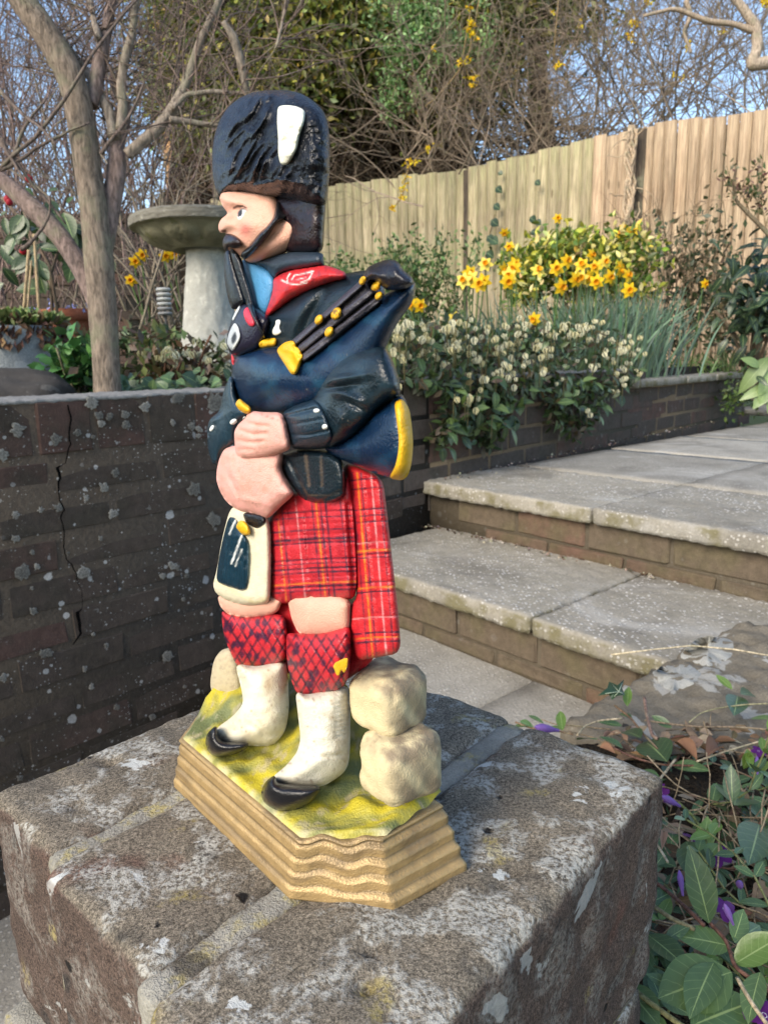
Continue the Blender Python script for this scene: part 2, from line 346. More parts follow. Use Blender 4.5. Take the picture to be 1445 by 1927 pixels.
M_terra = stone('terracotta', (0.22, 0.075, 0.042), (0.34, 0.125, 0.075), (0.40, 0.20, 0.13), 25, 0.3)
M_house = stone('sunlit_brick', (0.42, 0.24, 0.12), (0.62, 0.38, 0.20), (0.5, 0.32, 0.2), 3, 0.3)
M_plain = paint('plain', 0.6, 0.3, 300, 0.2, 0.002)

# ================================================================== the painted piper statue
PIERZ = CAMZ - 0.185
SD = adir(-49); SN = np.array([SD[1], -SD[0], 0.0])            # along the back plate, towards its front
SP = WZ(878, 1640, PIERZ)                                      # back corner of the plinth
def SL(s, n, z): return SP + SD * s + SN * n + np.array([0, 0, z])
piper = empty('piper_statue', SL(-0.079, 0.025, 0), 'painted metal bagpiper in red tartan kilt and tall black hat on the brick pier', 'statue')
T1 = (340, 150, 460 / 1445); T2 = (340, 640, 500 / 1445); T3 = (280, 1100, 620 / 1445); T5 = (380, 340, 280 / 1445); T6 = (380, 460, 420 / 1445)
def tp(T, pts):
    a = np.asarray(pts, float); return np.stack([T[0] + a[:, 0] * T[2], T[1] + a[:, 1] * T[2]], 1)
def smooth_closed(P, step=3.0, it=2):
    P = np.asarray(P, float)
    for _ in range(it):                                        # corner cutting
        Q = np.roll(P, -1, 0); P = np.stack([P * .8 + Q * .2, P * .2 + Q * .8], 1).reshape(-1, 2)
    Q = np.vstack([P, P[:1]]); L = np.r_[0, np.cumsum(np.linalg.norm(np.diff(Q, axis=0), axis=1))]
    u = np.linspace(0, L[-1], max(8, int(L[-1] / step)), endpoint=False)
    return np.stack([np.interp(u, L, Q[:, 0]), np.interp(u, L, Q[:, 1])], 1)
def segdist(X, P, closed=True):
    A = P if closed else P[:-1]; B = np.roll(P, -1, 0) if closed else P[1:]
    out = np.full(len(X), 1e9)
    for a, b in zip(A, B):
        d = b - a; t = np.clip(((X - a) @ d) / (d @ d + 1e-9), 0, 1); e = X - a - t[:, None] * d
        out = np.minimum(out, np.einsum('ij,ij->i', e, e))
    return np.sqrt(out)
def softdist(X, P):
    """distance to the outline without a crest along the middle"""
    Q = np.roll(P, -1, 0); M = (P + Q) / 2; ds = np.linalg.norm(Q - P, axis=1); out = np.zeros(len(X))
    M2 = np.vstack([P * .75 + Q * .25, P * .25 + Q * .75]); ds2 = np.r_[ds, ds] / 2
    for i in range(0, len(X), 4000):
        d2 = ((X[i:i + 4000, None] - M2[None]) ** 2).sum(-1) + .05
        out[i:i + 4000] = ((ds2 / d2 ** 2).sum(1) / (math.pi / 2)) ** (-1 / 3)
    return np.minimum(out, segdist(X, P) * 1.05)
def inside(X, P):
    x, y = X[:, 0], X[:, 1]; r = np.zeros(len(X), bool); Q = np.roll(P, -1, 0)
    for (x0, y0), (x1, y1) in zip(P, Q):
        if y0 == y1: continue
        c = ((y0 > y) != (y1 > y)) & (x < (x1 - x0) * (y - y0) / (y1 - y0) + x0); r ^= c
    return r
def rays(X): return (CR[None] * ((X[:, 0] - CX) / F)[:, None] + _fw[None] - CU[None] * ((X[:, 1] - CY) / F)[:, None])
PL0 = SL(0, 0.025, 0)
class Part:
    """a moulded piece of the casting: an outline with its own depth, rounded on both sides"""
    def __init__(s, name, poly, mat, color, T=8, R=30, c=0, grad=(0, 0), at=None, ang=49.0, blobs=(), grooves=(), paints=(), on=None, lift=0.3, Tb=None, step=4.0, it=2, parent=None, gn=0.0, ridge=None):
        s.P = smooth_closed(poly, 3.0, it); s.T, s.R, s.c, s.grad = T, R, c, grad
        s.at = np.array(at if at is not None else s.P.mean(0), float); s.ang = ang
        s.blobs, s.grooves, s.on, s.lift, s.gn = blobs, grooves, on, lift, gn; s.ridge = ridge
        lo, hi = s.P.min(0), s.P.max(0)
        gx, gy = np.meshgrid(np.arange(lo[0], hi[0], step), np.arange(lo[1], hi[1], step * .87))
        gx[1::2] += step / 2; X = np.stack([gx.ravel(), gy.ravel()], 1)
        X = X[inside(X, s.P)]; X = X[segdist(X, s.P) > step * .55]
        nb = len(s.P); A = np.vstack([s.P, X])
        r = delaunay_2d_cdt([Vector(p) for p in A], [], [list(range(nb))], 1, 1e-4)
        A = np.array([tuple(v) for v in r[0]]); tri = np.array([f for f in r[2] if len(f) == 3])
        orig = r[3]; isb = np.array([any(i < nb for i in o) for o in orig])
        rr = rays(A); rl = np.linalg.norm(rr, axis=1)
        tf = s.depth(A); h = s.prof(A)
        tb = s.base(A) + (Tb if Tb is not None else (2.0 if on else T + 7.0)) * 1e-3 * h / rl
        if on: tb = s.base(A) + 2.0e-3 / rl
        Vf = CAMP + rr * tf[:, None]; Vb = CAMP + rr * tb[:, None]
        m = len(A)
        a, b, c_ = tri[:, 0], tri[:, 1], tri[:, 2]
        x = (A[b, 0] - A[a, 0]) * (A[c_, 1] - A[a, 1]) - (A[b, 1] - A[a, 1]) * (A[c_, 0] - A[a, 0])
        tri[x > 0] = tri[x > 0][:, ::-1]                        # image y runs down
        Ft = [tri, tri[:, ::-1] + m]
        e = {}
        for f in tri:
            for i in range(3): e[(f[i], f[(i + 1) % 3])] = 1
        rim = [(u, v) for (u, v) in e if (v, u) not in e]
        Fq = [(v, u, u + m, v + m) for u, v in rim]
        col = np.empty((m, 3)); col[:] = color
        for op in paints: col = s.dopaint(A, col, op)
        s.obj = link(name, mesh(name, np.vstack([Vf, Vb]), [np.vstack(Ft), np.array(Fq)], mat, np.vstack([col, col])), parent or piper)
    def base(s, X):
        if s.on: return np.min([o.depth(X) for o in s.on], axis=0) - s.lift * 1e-3 / np.linalg.norm(rays(X), axis=1)
        r = rays(X); rl = np.linalg.norm(r, axis=1)
        a = math.radians(s.ang); n = np.array([-math.sin(a), -math.cos(a), 0])
        A0 = PL0
        if s.ang != 49.0:
            r0 = rays(s.at[None])[0]; n0 = np.array([-math.sin(math.radians(49)), -math.cos(math.radians(49)), 0]); A0 = CAMP + r0 * (((PL0 - CAMP) @ n0) / (r0 @ n0))
        t = ((A0 - CAMP) @ n) / (r @ n)
        c = s.c + s.grad[0] * (X[:, 0] - s.at[0]) + s.grad[1] * (X[:, 1] - s.at[1])
        return t - c * 1e-3 / rl
    def prof(s, X):
        d = softdist(X, s.P); d[~inside(X, s.P)] = 0
        return np.sqrt(np.clip(1 - (1 - np.clip(d / s.R, 0, 1)) ** 2, 0, 1))
    def depth(s, X):
        h = s.T * s.prof(X); w = None
        if s.blobs or s.grooves or s.gn or s.ridge:
            d = segdist(X, s.P); d[~inside(X, s.P)] = 0; w = np.clip(d / 7.0, 0, 1)
            if s.gn: h = h + s.gn * (fnoise(X[:, 0] / 22, X[:, 1] / 22, 5) - .5) * w
            if s.ridge:
                amp, an, wu, wv, x0, x1 = s.ridge; ca, sa = math.cos(math.radians(an)), math.sin(math.radians(an)); u = X[:, 0] * ca + X[:, 1] * sa + 9 * fnoise(X[:, 0] / 30, X[:, 1] / 30, 44); v = -X[:, 0] * sa + X[:, 1] * ca
                rg = 1 - np.abs(fnoise(u / wu, v / wv, 33, 2) - .375) * 4.2; h = h + amp * rg * w * np.clip((x1 - X[:, 0]) / (x1 - x0), 0, 1)
            for b in s.blobs:
                x, y, rx, ry, a, k = b; u = X - np.array([x, y]); ca, sa = math.cos(math.radians(a)), math.sin(math.radians(a))
                h = h + k * w * np.exp(-((u[:, 0] * ca + u[:, 1] * sa) / rx) ** 2 - ((-u[:, 0] * sa + u[:, 1] * ca) / ry) ** 2)
            for pts, wd, k in s.grooves:
                h = h - k * w * np.exp(-(segdist(X, np.asarray(pts, float), False) / wd) ** 2)
        return s.base(X) - h * 1e-3 / np.linalg.norm(rays(X), axis=1)
    def dopaint(s, X, col, op):
        k = op[0]
        if k == 'line':
            _, pts, wd, c, al = op
            wob = 1.2 * (fnoise(X[:, 0] / 14, X[:, 1] / 14, 3) - .5)
            f = np.clip((wd + 1.0 - segdist(X, np.asarray(pts, float), False) + wob * 1.5) / 1.6, 0, 1) * al
            f = f * np.clip(fnoise(X[:, 0] / 9, X[:, 1] / 9, int(wd * 7)) * 2.6 - .25, .25, 1)
        elif k == 'blob':
            _, x, y, rx, ry, c, al = op; f = al * np.exp(-((X[:, 0] - x) / rx) ** 2 - ((X[:, 1] - y) / ry) ** 2)
        elif k == 'poly':
            _, pts, c, al = op; P = smooth_closed(pts, 2.0, 1); d = segdist(X, P); d[~inside(X, P)] *= -1; f = np.clip((d + .8) / 1.6, 0, 1) * al
        elif k == 'noise':
            _, sc, seed, lo, hi, c, al = op; f = al * np.clip((fnoise(X[:, 0] / sc, X[:, 1] / sc, seed) - lo) / (hi - lo), 0, 1)
        return col + (np.asarray(c) - col) * f[:, None]
# paints
BLACK = (0.005, 0.006, 0.009); NAVY = (0.004, 0.017, 0.046); TEAL = (0.006, 0.013, 0.019); REDP = (0.46, 0.018, 0.028); YEL = (0.72, 0.40, 0.012)
SKIN = (0.64, 0.355, 0.26); PINK = (0.64, 0.33, 0.27); CREAM = (0.60, 0.545, 0.39); BLUEV = (0.075, 0.26, 0.48); ROCKC = (0.44, 0.37, 0.24); DK = (0.02, 0.016, 0.03); WHT = (0.75, 0.76, 0.72)
# ---- plinth of moulded gold steps
def plinth():
    bot = [(0, 0), (-.004, .033), (-.033, .056), (-.125, .056), (-.154, .033), (-.158, 0)]
    topo = [(-.0125, 0), (-.0135, .0295), (-.0325, .0512), (-.1245, .0512), (-.1445, .0295), (-.1455, 0)]
    def ringpts(O):
        out = []; edge = []
        for i, (a, b) in enumerate(zip(O, O[1:] + O[:1])):
            n = 26 if i != 5 else 6
            for k in range(n): out.append(np.array(a) + (np.array(b) - np.array(a)) * k / n); edge.append((i, k / n))
        return np.array(out), edge
    B, E = ringpts(bot); Tt, _ = ringpts(topo); n = len(B)
    rows = []
    H = .0215; nz = 40
    chamf = np.array([1.0 if i in (1, 3) else 0.0 for i, _ in E]); wav = np.array([math.sin(k * 10.5 + 0.4) * min(1, 4 * k, 4 * (1 - k)) if i in (1, 3) else 0 for i, k in E])
    cen = np.array([-.079, .022])
    for j in range(nz + 1):
        v = j / nz; zz = v * H + 0.0010 * wav * min(1, v * 3)
        # profile: fillets standing between grooves
        stepf = 0
        for g in (): stepf += (.0017 if v > g else .0008) * math.exp(-((v - g) / (.05 if v > g else .012)) ** 2)
        lip = .0012 * math.exp(-((v - .97) / .03) ** 2) - (.0012 if v > .995 else 0)
        fr = (v * 4.3) % 1.0; base = B + (Tt - B) * min(1, (math.floor(v * 4.3) + max(0, (fr - .72) / .28) ** .8) / 4.0)
        d = cen - base; d /= np.linalg.norm(d, axis=1)[:, None]
        gw = np.array([1.0 if i in (1, 2, 3) else .45 for i, _ in E])
        jit = .00025 * (fnoise(np.arange(n) * .35, np.full(n, v * 30), 2) - .5)
        P = base + d * ((stepf - lip) * gw + jit)[:, None] + d * (.0007 * wav * min(1, v * 2))[:, None]
        rows.append(np.array([SL(P[i, 0], P[i, 1], zz[i]) for i in range(n)]))
    V = np.concatenate(rows); i = np.arange(nz)[:, None] * n; j = np.arange(n)[None]; j2 = (j + 1) % n
    q = np.stack([i + j, i + j2, i + n + j2, i + n + j], -1).reshape(-1, 4)
    V = np.vstack([V, [SL(-.079, .022, 0), SL(-.079, .022, H)]]); m = (nz + 1) * n
    tr = [(m, (k + 1) % n, k) for k in range(n)] + [(m + 1, nz * n + k, nz * n + (k + 1) % n) for k in range(n)]
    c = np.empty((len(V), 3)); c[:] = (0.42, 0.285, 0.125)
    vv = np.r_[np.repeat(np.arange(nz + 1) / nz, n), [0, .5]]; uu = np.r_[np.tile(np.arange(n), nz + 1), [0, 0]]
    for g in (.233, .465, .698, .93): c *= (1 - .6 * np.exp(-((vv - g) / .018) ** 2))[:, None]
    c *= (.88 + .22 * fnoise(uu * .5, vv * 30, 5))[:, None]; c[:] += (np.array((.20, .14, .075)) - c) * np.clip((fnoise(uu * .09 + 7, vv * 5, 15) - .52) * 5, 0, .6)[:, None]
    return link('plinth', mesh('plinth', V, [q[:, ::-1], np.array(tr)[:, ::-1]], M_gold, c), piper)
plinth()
def mound():
    ns, nn = 110, 60
    s = np.linspace(-.1440, -.0130, ns); V = []; 
    for k in range(nn):
        f = k / (nn - 1)
        for a in s:
            lim = .0506 - max(0, abs(a + .079) - .0458) * 1.14
            n = f * lim
            q = n / .05
            hh = .030 - .024 * min(1, max(0, (a + .075) / .035)) ** 1.2
            eg = min(1, (1 - f) * lim / .0022, (.0652 - abs(a + .0785)) / .0022 + .05); z = .0206 + .0026 * math.sqrt(max(0, eg)) + hh * (1 - min(1, q * 1.12)) ** 1.6 + .0045 * (vnoise(np.array(a * 160), np.array(n * 160), 4) - .5) * math.sin(math.pi * min(1, f * 1.0)) 
            V.append(SL(a, n, z))
    V = np.array(V); i = np.arange(nn - 1)[:, None] * ns; j = np.arange(ns - 1)[None]
    q = np.stack([i + j, i + ns + j, i + ns + j + 1, i + j + 1], -1).reshape(-1, 4)
    u = np.tile(s, nn); v = np.repeat(np.linspace(0, 1, nn), ns)
    n1 = fnoise(u * 130 + v * 3, v * 5 + u * 30, 8); n2 = fnoise(u * 300, v * 12, 21)
    c = np.empty((len(V), 3)); c[:] = (0.29, 0.265, 0.05)
    c += (np.array((0.46, 0.38, 0.022)) - c) * np.clip((n1 - .45) * 6, 0, 1)[:, None]
    c += (np.array((0.105, 0.13, 0.05)) - c) * np.clip((.44 - n1) * 7, 0, .9)[:, None]
    c += (np.array((0.36, 0.31, 0.19)) - c) * np.clip((n2 - .58) * 7, 0, .7)[:, None]
    c += (np.array((0.60, 0.55, 0.32)) - c) * (np.clip((v - .93) * 9, 0, .7) * np.clip(n2 * 3 - .8, 0, 1))[:, None]
    # skirt down into the plinth
    return link('grass_mound', mesh('grass_mound', V, q, M_grass_paint, c), piper)
mound()
# ---- rocks behind the legs
rk = [('noise', 26, 4, .42, .66, (0.30, 0.235, 0.14), .6), ('noise', 5, 9, .55, .75, (0.22, 0.17, 0.12), .5)]
Part('rock', tp(T3, [(268, 440), (285, 330), (320, 285), (365, 275), (400, 330), (420, 460), (400, 520), (330, 505), (285, 490)]), M_matt, ROCKC, T=9, R=26, c=-14, ang=25, paints=rk)
# ---- legs
Part('kilt_lining', tp(T3, [(330, 60), (560, 60), (900, 60), (960, 200), (1000, 320), (900, 400), (820, 440), (600, 400), (575, 300), (400, 200)]), M_satin, (0.40, 0.014, 0.02), T=5, R=30, c=-13)
far_g = dict(grad=(-.38, .05), at=(540, 1385))
near_g = dict(grad=(-.30, .05), at=(645, 1450))
Part('knee', tp(T3, [(300, 40), (520, 40), (590, 60), (565, 130), (440, 150), (350, 135), (312, 95)]), M_matt, SKIN, T=10, R=45, c=-2)
Part('knee', tp(T3, [(605, 40), (885, 40), (884, 180), (870, 215), (760, 228), (660, 222), (625, 150)]), M_matt, SKIN, T=11, R=55, c=0, paints=[('blob', 655, 1145, 14, 40, (0.35, 0.2, 0.12), .5)])
def argyle(x0, y0, x1, y1, sl, w_):
    out = []
    for k in range(-6, 12):
        b = x0 + k * w_
        out.append(('line', [(b, y0), (b + (y1 - y0) * sl, y1)], 1.6, (0.035, 0.006, 0.02), .95))
        out.append(('line', [(b, y0), (b - (y1 - y0) * sl, y1)], 1.6, (0.035, 0.006, 0.02), .95))
    for i in range(26):
        x = random.uniform(x0, x1); y = random.uniform(y0 + 8, y1 - 8); out.append(('poly', [(x, y - 9), (x + 6, y), (x, y + 9), (x - 6, y)], (0.03, 0.008, 0.03), .85))
    return out
ds = [[(x, y) for x, y in ((0, 0),)]]
def agr(x0, y0, x1, y1, sl, w_):
    g = []
    for k in range(-6, 12):
        b = x0 + k * w_
        g += [([(b, y0), (b + (y1 - y0) * sl, y1)], 1.8, .5), ([(b, y0), (b - (y1 - y0) * sl, y1)], 1.8, .5)]
    return g
Part('hose_top', tp(T3, [(318, 112), (345, 130), (440, 145), (560, 128), (600, 140), (612, 260), (596, 340), (480, 368), (390, 363), (355, 290), (328, 220)]), M_satin, REDP, T=14, R=52, c=-2, step=2.6,
     paints=argyle(418, 1158, 540, 1255, .62, 19), grooves=agr(418, 1158, 540, 1255, .62, 19))
Part('hose_top', tp(T3, [(602, 212), (650, 215), (770, 212), (860, 180), (886, 190), (888, 300), (872, 430), (820, 470), (700, 492), (650, 482), (617, 400), (602, 300)]), M_satin, REDP, T=15, R=58, c=2, step=2.6,
     paints=argyle(538, 1195, 660, 1308, .62, 19), grooves=agr(538, 1195, 660, 1308, .62, 19))
spn = [('noise', 12, 6, .50, .70, (0.46, 0.385, 0.26), .6), ('noise', 3.2, 8, .66, .74, (0.25, 0.17, 0.10), .7), ('noise', 40, 18, .5, .7, (0.70, 0.67, 0.56), .6)]
Part('spat', tp(T3, [(378, 345), (480, 362), (604, 325), (612, 420), (616, 550), (602, 640), (560, 695), (520, 712), (440, 706), (330, 708), (283, 680), (296, 630), (370, 578), (418, 520), (403, 440)]), M_matt, CREAM, T=13, R=45, c=-3, paints=spn + [('blob', 505, 1290, 10, 22, (0.3, 0.2, 0.1), .6)], gn=1.6, grooves=[([(470, 1365), (505, 1385), (540, 1378)], 4, .9)], blobs=[(470, 1380, 40, 14, -25, 2)], **far_g)
far_spat = Part('shoe', tp(T3, [(247, 690), (258, 650), (300, 612), (306, 670), (335, 690), (442, 690), (432, 722), (370, 748), (300, 760), (262, 738)]), M_gloss, (0.008, 0.008, 0.010), T=11, R=20, c=9, **far_g)
nsp = tp(T3, [(642, 468), (700, 486), (872, 432), (884, 520), (884, 650), (880, 780), (852, 832), (760, 890), (640, 890), (555, 880), (545, 840), (600, 798), (650, 738), (667, 680), (656, 580)])
Part('spat', nsp, M_matt, (0.60, 0.56, 0.44), T=14, R=50, c=0, paints=spn, gn=1.6, grooves=[([(632, y), (656, y - 7)], 2.6, 1.3) for y in range(1306, 1394, 9)] + [([(570, 1405), (600, 1425), (645, 1420)], 4, 1.0)], blobs=[(585, 1440, 45, 14, -35, 2)], **near_g)
Part('shoe', tp(T3, [(493, 910), (508, 868), (552, 832), (566, 872), (640, 876), (768, 884), (722, 952), (650, 992), (570, 1003), (518, 972), (497, 940)]), M_gloss, (0.008, 0.008, 0.010), T=12, R=22, c=11, **near_g)
# ---- kilt
def tartan(x0, y0, x1, y1, sl, vs, hs, lean):
    out = []
    for x, wd, c in vs: out.append(('line', [(x, y0), (x + lean * (y1 - y0) * .5, (y0 + y1) / 2), (x + lean * (y1 - y0), y1)], wd, c, .95 if c[0] < .1 else .72))
    for y, wd, c in hs: out.append(('line', [(x0, y + sl * .0), ((x0 + x1) / 2, y - 2 - sl * (x1 - x0) * .5), (x1, y - sl * (x1 - x0))], wd * 1.15, c, .95 if c[0] < .1 else .6))
    return out
TB = (0.018, 0.012, 0.03); TY = (0.62, 0.24, 0.014); TW = (0.66, 0.34, 0.34)
hs = [(968, .9, TB), (979, .9, TB), (1003, 1.2, TB), (1020, 2.0, TB), (1027, 1.2, TB), (1058, .9, TB), (1066, .9, TB), (1075, 1.2, TB), (1083, 1.2, TB), (1103, 1.1, TY), (1109, 1.8, TB), (1117, 1.2, TB)]
vs = [(520, .7, TY), (529, 1.3, TB), (556, .9, TW), (586, 1.1, TB), (594, 1.2, TY), (602, 1.2, TB), (612, 1.6, TB), (640, .9, TB)]
kilt = Part('kilt', tp(T2, [(466, 1050), (490, 960), (550, 880), (620, 820), (760, 820), (890, 760), (905, 720), (935, 800), (955, 1000), (968, 1402), (850, 1418), (700, 1428), (482, 1434), (488, 1200)]), M_satin, REDP, T=10, R=26, c=-2, step=2.4,
     paints=[('noise', 16, 71, .46, .68, (.30, .010, .02), .6)] + tartan(505, 940, 680, 1135, .05, vs, hs, .10), grooves=[([(x0 + 500, y), (675, y - 8)], 2.2, .45) for x0, y in ((10, 968), (5, 990), (5, 1010), (5, 1027), (5, 1058), (5, 1075), (5, 1090), (5, 1110))] + [([(540, 960), (556, 1130)], 4, .8), ([(612, 960), (622, 1130)], 4, .8), ([(655, 950), (668, 1130)], 5, 2.4), ([(575, 970), (586, 1132)], 4, 1.6), ([(533, 985), (536, 1134)], 4, 1.6)], gn=2.2)
vs2 = [(662, .9, TB), (672, 1.5, TY), (679, 1.0, TB), (698, 1.2, TW), (712, 1.0, TB)]
hs2 = [(905, .9, TB), (922, .9, TB), (962, 1.0, TB), (974, .9, TB), (986, 1.1, TB), (1025, .6, TW), (1040, 1.2, TY), (1046, 1.0, TB), (1053, .9, TB), (1100, .9, TB), (1110, 1.4, TY), (1118, 1.0, TB), (1166, .8, TW), (1195, 1.5, TB), (1204, 1.0, TY), (1212, 1.5, TB)]
Part('plaid_tail', tp(T2, [(885, 670), (960, 680), (1098, 750), (1118, 900), (1140, 1100), (1168, 1340), (1185, 1500), (1200, 1702), (1060, 1728), (955, 1745), (915, 1600), (928, 1440), (962, 1395), (944, 1000), (905, 800)]), M_satin, (0.50, 0.018, 0.024), T=7, R=16, c=-3, step=2.4,
     paints=[('noise', 16, 72, .46, .68, (.32, .010, .02), .6)] + tartan(655, 890, 752, 1240, .06, vs2, hs2, .085), grooves=[([(650, y), (755, y - 7)], 2.2, .4) for y in (905, 925, 962, 985, 1025, 1048, 1100, 1118, 1166, 1204)] + [([(688, 900), (716, 1230)], 4, .8), ([(660, 960), (672, 1240)], 4, .7)], gn=1.5)
spor = Part('sporran', tp(T2, [(272, 905), (340, 910), (470, 930), (492, 1040), (494, 1200), (488, 1428), (440, 1440), (360, 1447), (250, 1418), (190, 1375), (176, 1330), (198, 1250), (226, 1080)]), M_matt, CREAM, T=9, R=18, c=6,
     paints=[('line', [(400, 1090), (480, 1135), (520, 1120)], 3, (0.70, 0.58, 0.22), .35)], grooves=[([(475, 990), (477, 1135)], 5, 1.2)], gn=1.0)
Part('tassel', tp(T2, [(262, 960), (300, 965), (318, 1010), (350, 1062), (373, 1100), (374, 1230), (364, 1352), (335, 1366), (290, 1350), (250, 1340), (192, 1312), (206, 1200), (232, 1070)]), M_gloss, (0.006, 0.026, 0.044), T=4.5, R=16, on=[spor], step=2.6,
     paints=[('line', [(432, 1005), (440, 985), (450, 970)], 1.6, WHT, .9), ('line', [(436, 1060), (447, 1030), (455, 1008)], 1.6, WHT, .9), ('line', [(443, 1065), (455, 1035)], 1.2, WHT, .8), ('line', [(469, 1010), (468, 1100)], 1.0, (.3, .45, .5), .6)],
     grooves=[([(420 + k * 9, 1015), (412 + k * 10, 1105)], 2.2, 1.4) for k in range(6)], gn=1.5)
Part('tassel_cap', tp(T2, [(297, 1022), (318, 980), (350, 983), (377, 1020), (380, 1062), (340, 1062)]), M_satin, YEL, T=4, R=10, on=[spor], lift=3, step=3)
Part('sporran_mouth', tp(T2, [(335, 935), (450, 940), (470, 988), (422, 1028), (382, 1012), (350, 985)]), M_gloss, (0.008, 0.008, 0.01), T=1.2, R=8, on=[spor], lift=.3, step=3)
Part('belt_pouch', tp(T2, [(530, 650), (555, 615), (650, 590), (820, 600), (885, 660), (900, 760), (898, 845), (842, 885), (740, 893), (660, 864), (608, 800), (560, 730)]), M_gloss, TEAL, T=8, R=16, c=7,
     grooves=[([(545, 870), (575, 935), (600, 945), (640, 925)], 3, 1.6), ([(577, 850), (580, 915)], 2, .7), ([(606, 850), (606, 918)], 2, .7)], paints=[('line', [(575, 855), (582, 915)], 2.5, (.10, .07, .05), .7), ('line', [(604, 860), (606, 915)], 2.0, (.10, .07, .05), .7), ('line', [(552, 880), (580, 932), (640, 930)], 1.0, (.12, .08, .05), .6)])
# ---- jacket, bag and arms
strap_l = Part('shoulder', tp(T5, [(225, 690), (268, 640), (325, 800), (380, 980), (440, 1150), (430, 1230), (300, 1258), (268, 1200), (240, 1080), (220, 950), (217, 800)]), M_gloss, BLACK, T=8, R=18, c=-4)
vest = Part('vest', tp(T5, [(380, 760), (470, 780), (560, 800), (660, 870), (715, 950), (720, 1050), (690, 1200), (630, 1320), (560, 1280), (490, 1240), (470, 1100), (420, 950)]), M_satin, BLUEV, T=7, R=28, c=-3, gn=.4)
coat = Part('coat', tp(T6, [(150, 560), (300, 380), (420, 440), (500, 370), (640, 280), (800, 215), (1000, 175), (1080, 165), (1180, 180), (1200, 600), (1000, 800), (700, 1000), (300, 1100), (170, 1000), (200, 800)]), M_gloss, TEAL, T=12, R=45, c=-5, blobs=[(560, 600, 14, 60, 20, 3), (600, 570, 10, 50, 30, -2.5)])
plaid = Part('shoulder_plaid', tp(T5, [(690, 960), (760, 900), (850, 868), (1000, 842), (1190, 815), (1290, 848), (1400, 890), (1400, 960), (1250, 985), (1000, 1090), (850, 1170), (720, 1270), (640, 1330), (612, 1290), (660, 1160), (690, 1050)]), M_satin, (0.52, 0.025, 0.03), T=13, R=40, c=0, step=2.6, gn=.9,
     paints=[('line', tp(T5, [(775, 965), (840, 1000), (940, 1010), (1020, 990)]), 1.3, WHT, .95), ('line', tp(T5, [(860, 900), (830, 940), (830, 985)]), 1.2, WHT, .9), ('line', tp(T5, [(870, 960), (900, 920), (1000, 900), (1080, 880)]), 1.2, WHT, .9), ('line', tp(T5, [(960, 990), (1040, 960), (1070, 900)]), 1.2, WHT, .9), ('line', tp(T5, [(920, 960), (1010, 940)]), 1.0, WHT, .8),
             ('noise', 12, 31, .52, .68, (0.20, 0.02, 0.03), .6)])
collar = Part('collar', tp(T5, [(470, 780), (640, 740), (860, 690), (1178, 690), (1183, 790), (1190, 825), (1000, 862), (850, 880), (765, 910), (705, 955), (650, 890), (600, 842), (530, 815)]), M_satin, (0.022, 0.035, 0.052), T=9, R=26, c=-1)
belt = Part('cross_belt', tp(T6, [(270, 385), (330, 390), (400, 440), (445, 470), (425, 600), (365, 690), (235, 728), (185, 705), (157, 640), (175, 560), (195, 480), (232, 418)]), M_gloss, (0.014, 0.013, 0.028), T=12, R=30, c=3)
Part('sash_tip', tp(T6, [(190, 700), (215, 735), (212, 790), (192, 770)]), M_satin, REDP, T=2, R=6, c=0, step=3)
bk = [(170, 592), (190, 540), (214, 503), (236, 530), (247, 570), (252, 605), (228, 655), (200, 695), (180, 672), (163, 640)]
Part('buckle', tp(T6, bk), M_satin, (0.45, 0.48, 0.50), T=1.6, R=5, on=[belt], lift=.6, step=2.5, paints=[('poly', tp(T6, [(192, 600), (215, 560), (226, 590), (224, 620), (203, 650), (190, 630)]), (0.02, 0.02, 0.025), 1), ('line', tp(T6, [(212, 520), (238, 570), (240, 610), (205, 670)]), 1.5, WHT, .8)])
Part('belt_rosette', tp(T6, [(266, 440), (282, 410), (302, 403), (325, 440), (347, 522), (330, 533), (306, 528), (280, 490)]), M_satin, (0.58, 0.03, 0.06), T=1.2, R=6, on=[belt], lift=.4, step=3)
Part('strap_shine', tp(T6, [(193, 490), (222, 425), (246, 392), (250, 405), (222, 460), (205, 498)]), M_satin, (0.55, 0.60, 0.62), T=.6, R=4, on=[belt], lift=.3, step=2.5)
Part('epaulette', tp(T6, [(455, 575), (460, 545), (478, 520), (476, 490), (506, 484), (512, 505), (500, 540), (518, 570), (488, 590), (465, 588)]), M_satin, WHT, T=1.0, R=5, on=[coat], lift=.5, step=2.5)
bag = Part('bag', tp(T6, [(200, 845), (203, 775), (228, 718), (310, 688), (400, 668), (500, 655), (600, 690), (650, 730), (900, 560), (1140, 360), (1260, 270), (1345, 225), (1386, 250), (1378, 330), (1342, 412), (1282, 482), (1242, 555), (1192, 660), (1130, 800), (900, 1000), (700, 1080), (520, 1095), (420, 1095), (310, 1068), (250, 1005), (212, 920)]), M_gloss, NAVY, T=18, R=58, c=2,
     paints=[('noise', 30, 12, .45, .7, (0.012, 0.055, 0.10), .8), ('noise', 20, 16, .5, .7, (0.006, 0.018, 0.05), .8), ('blob', 690, 640, 40, 30, (0.008, 0.02, 0.04), .6)], blobs=[(520, 712, 45, 30, 0, 3)])
dtop = Part('drone_top', tp(T6, [(1030, 215), (1060, 165), (1085, 138), (1200, 93), (1268, 106), (1302, 165), (1355, 207), (1378, 252), (1320, 290), (1200, 300), (1150, 260), (1100, 225), (1060, 262)]), M_gloss, (0.014, 0.014, 0.020), T=11, R=26, c=16, ang=49, gn=4, blobs=[(712, 520, 12, 8, 30, 3)])
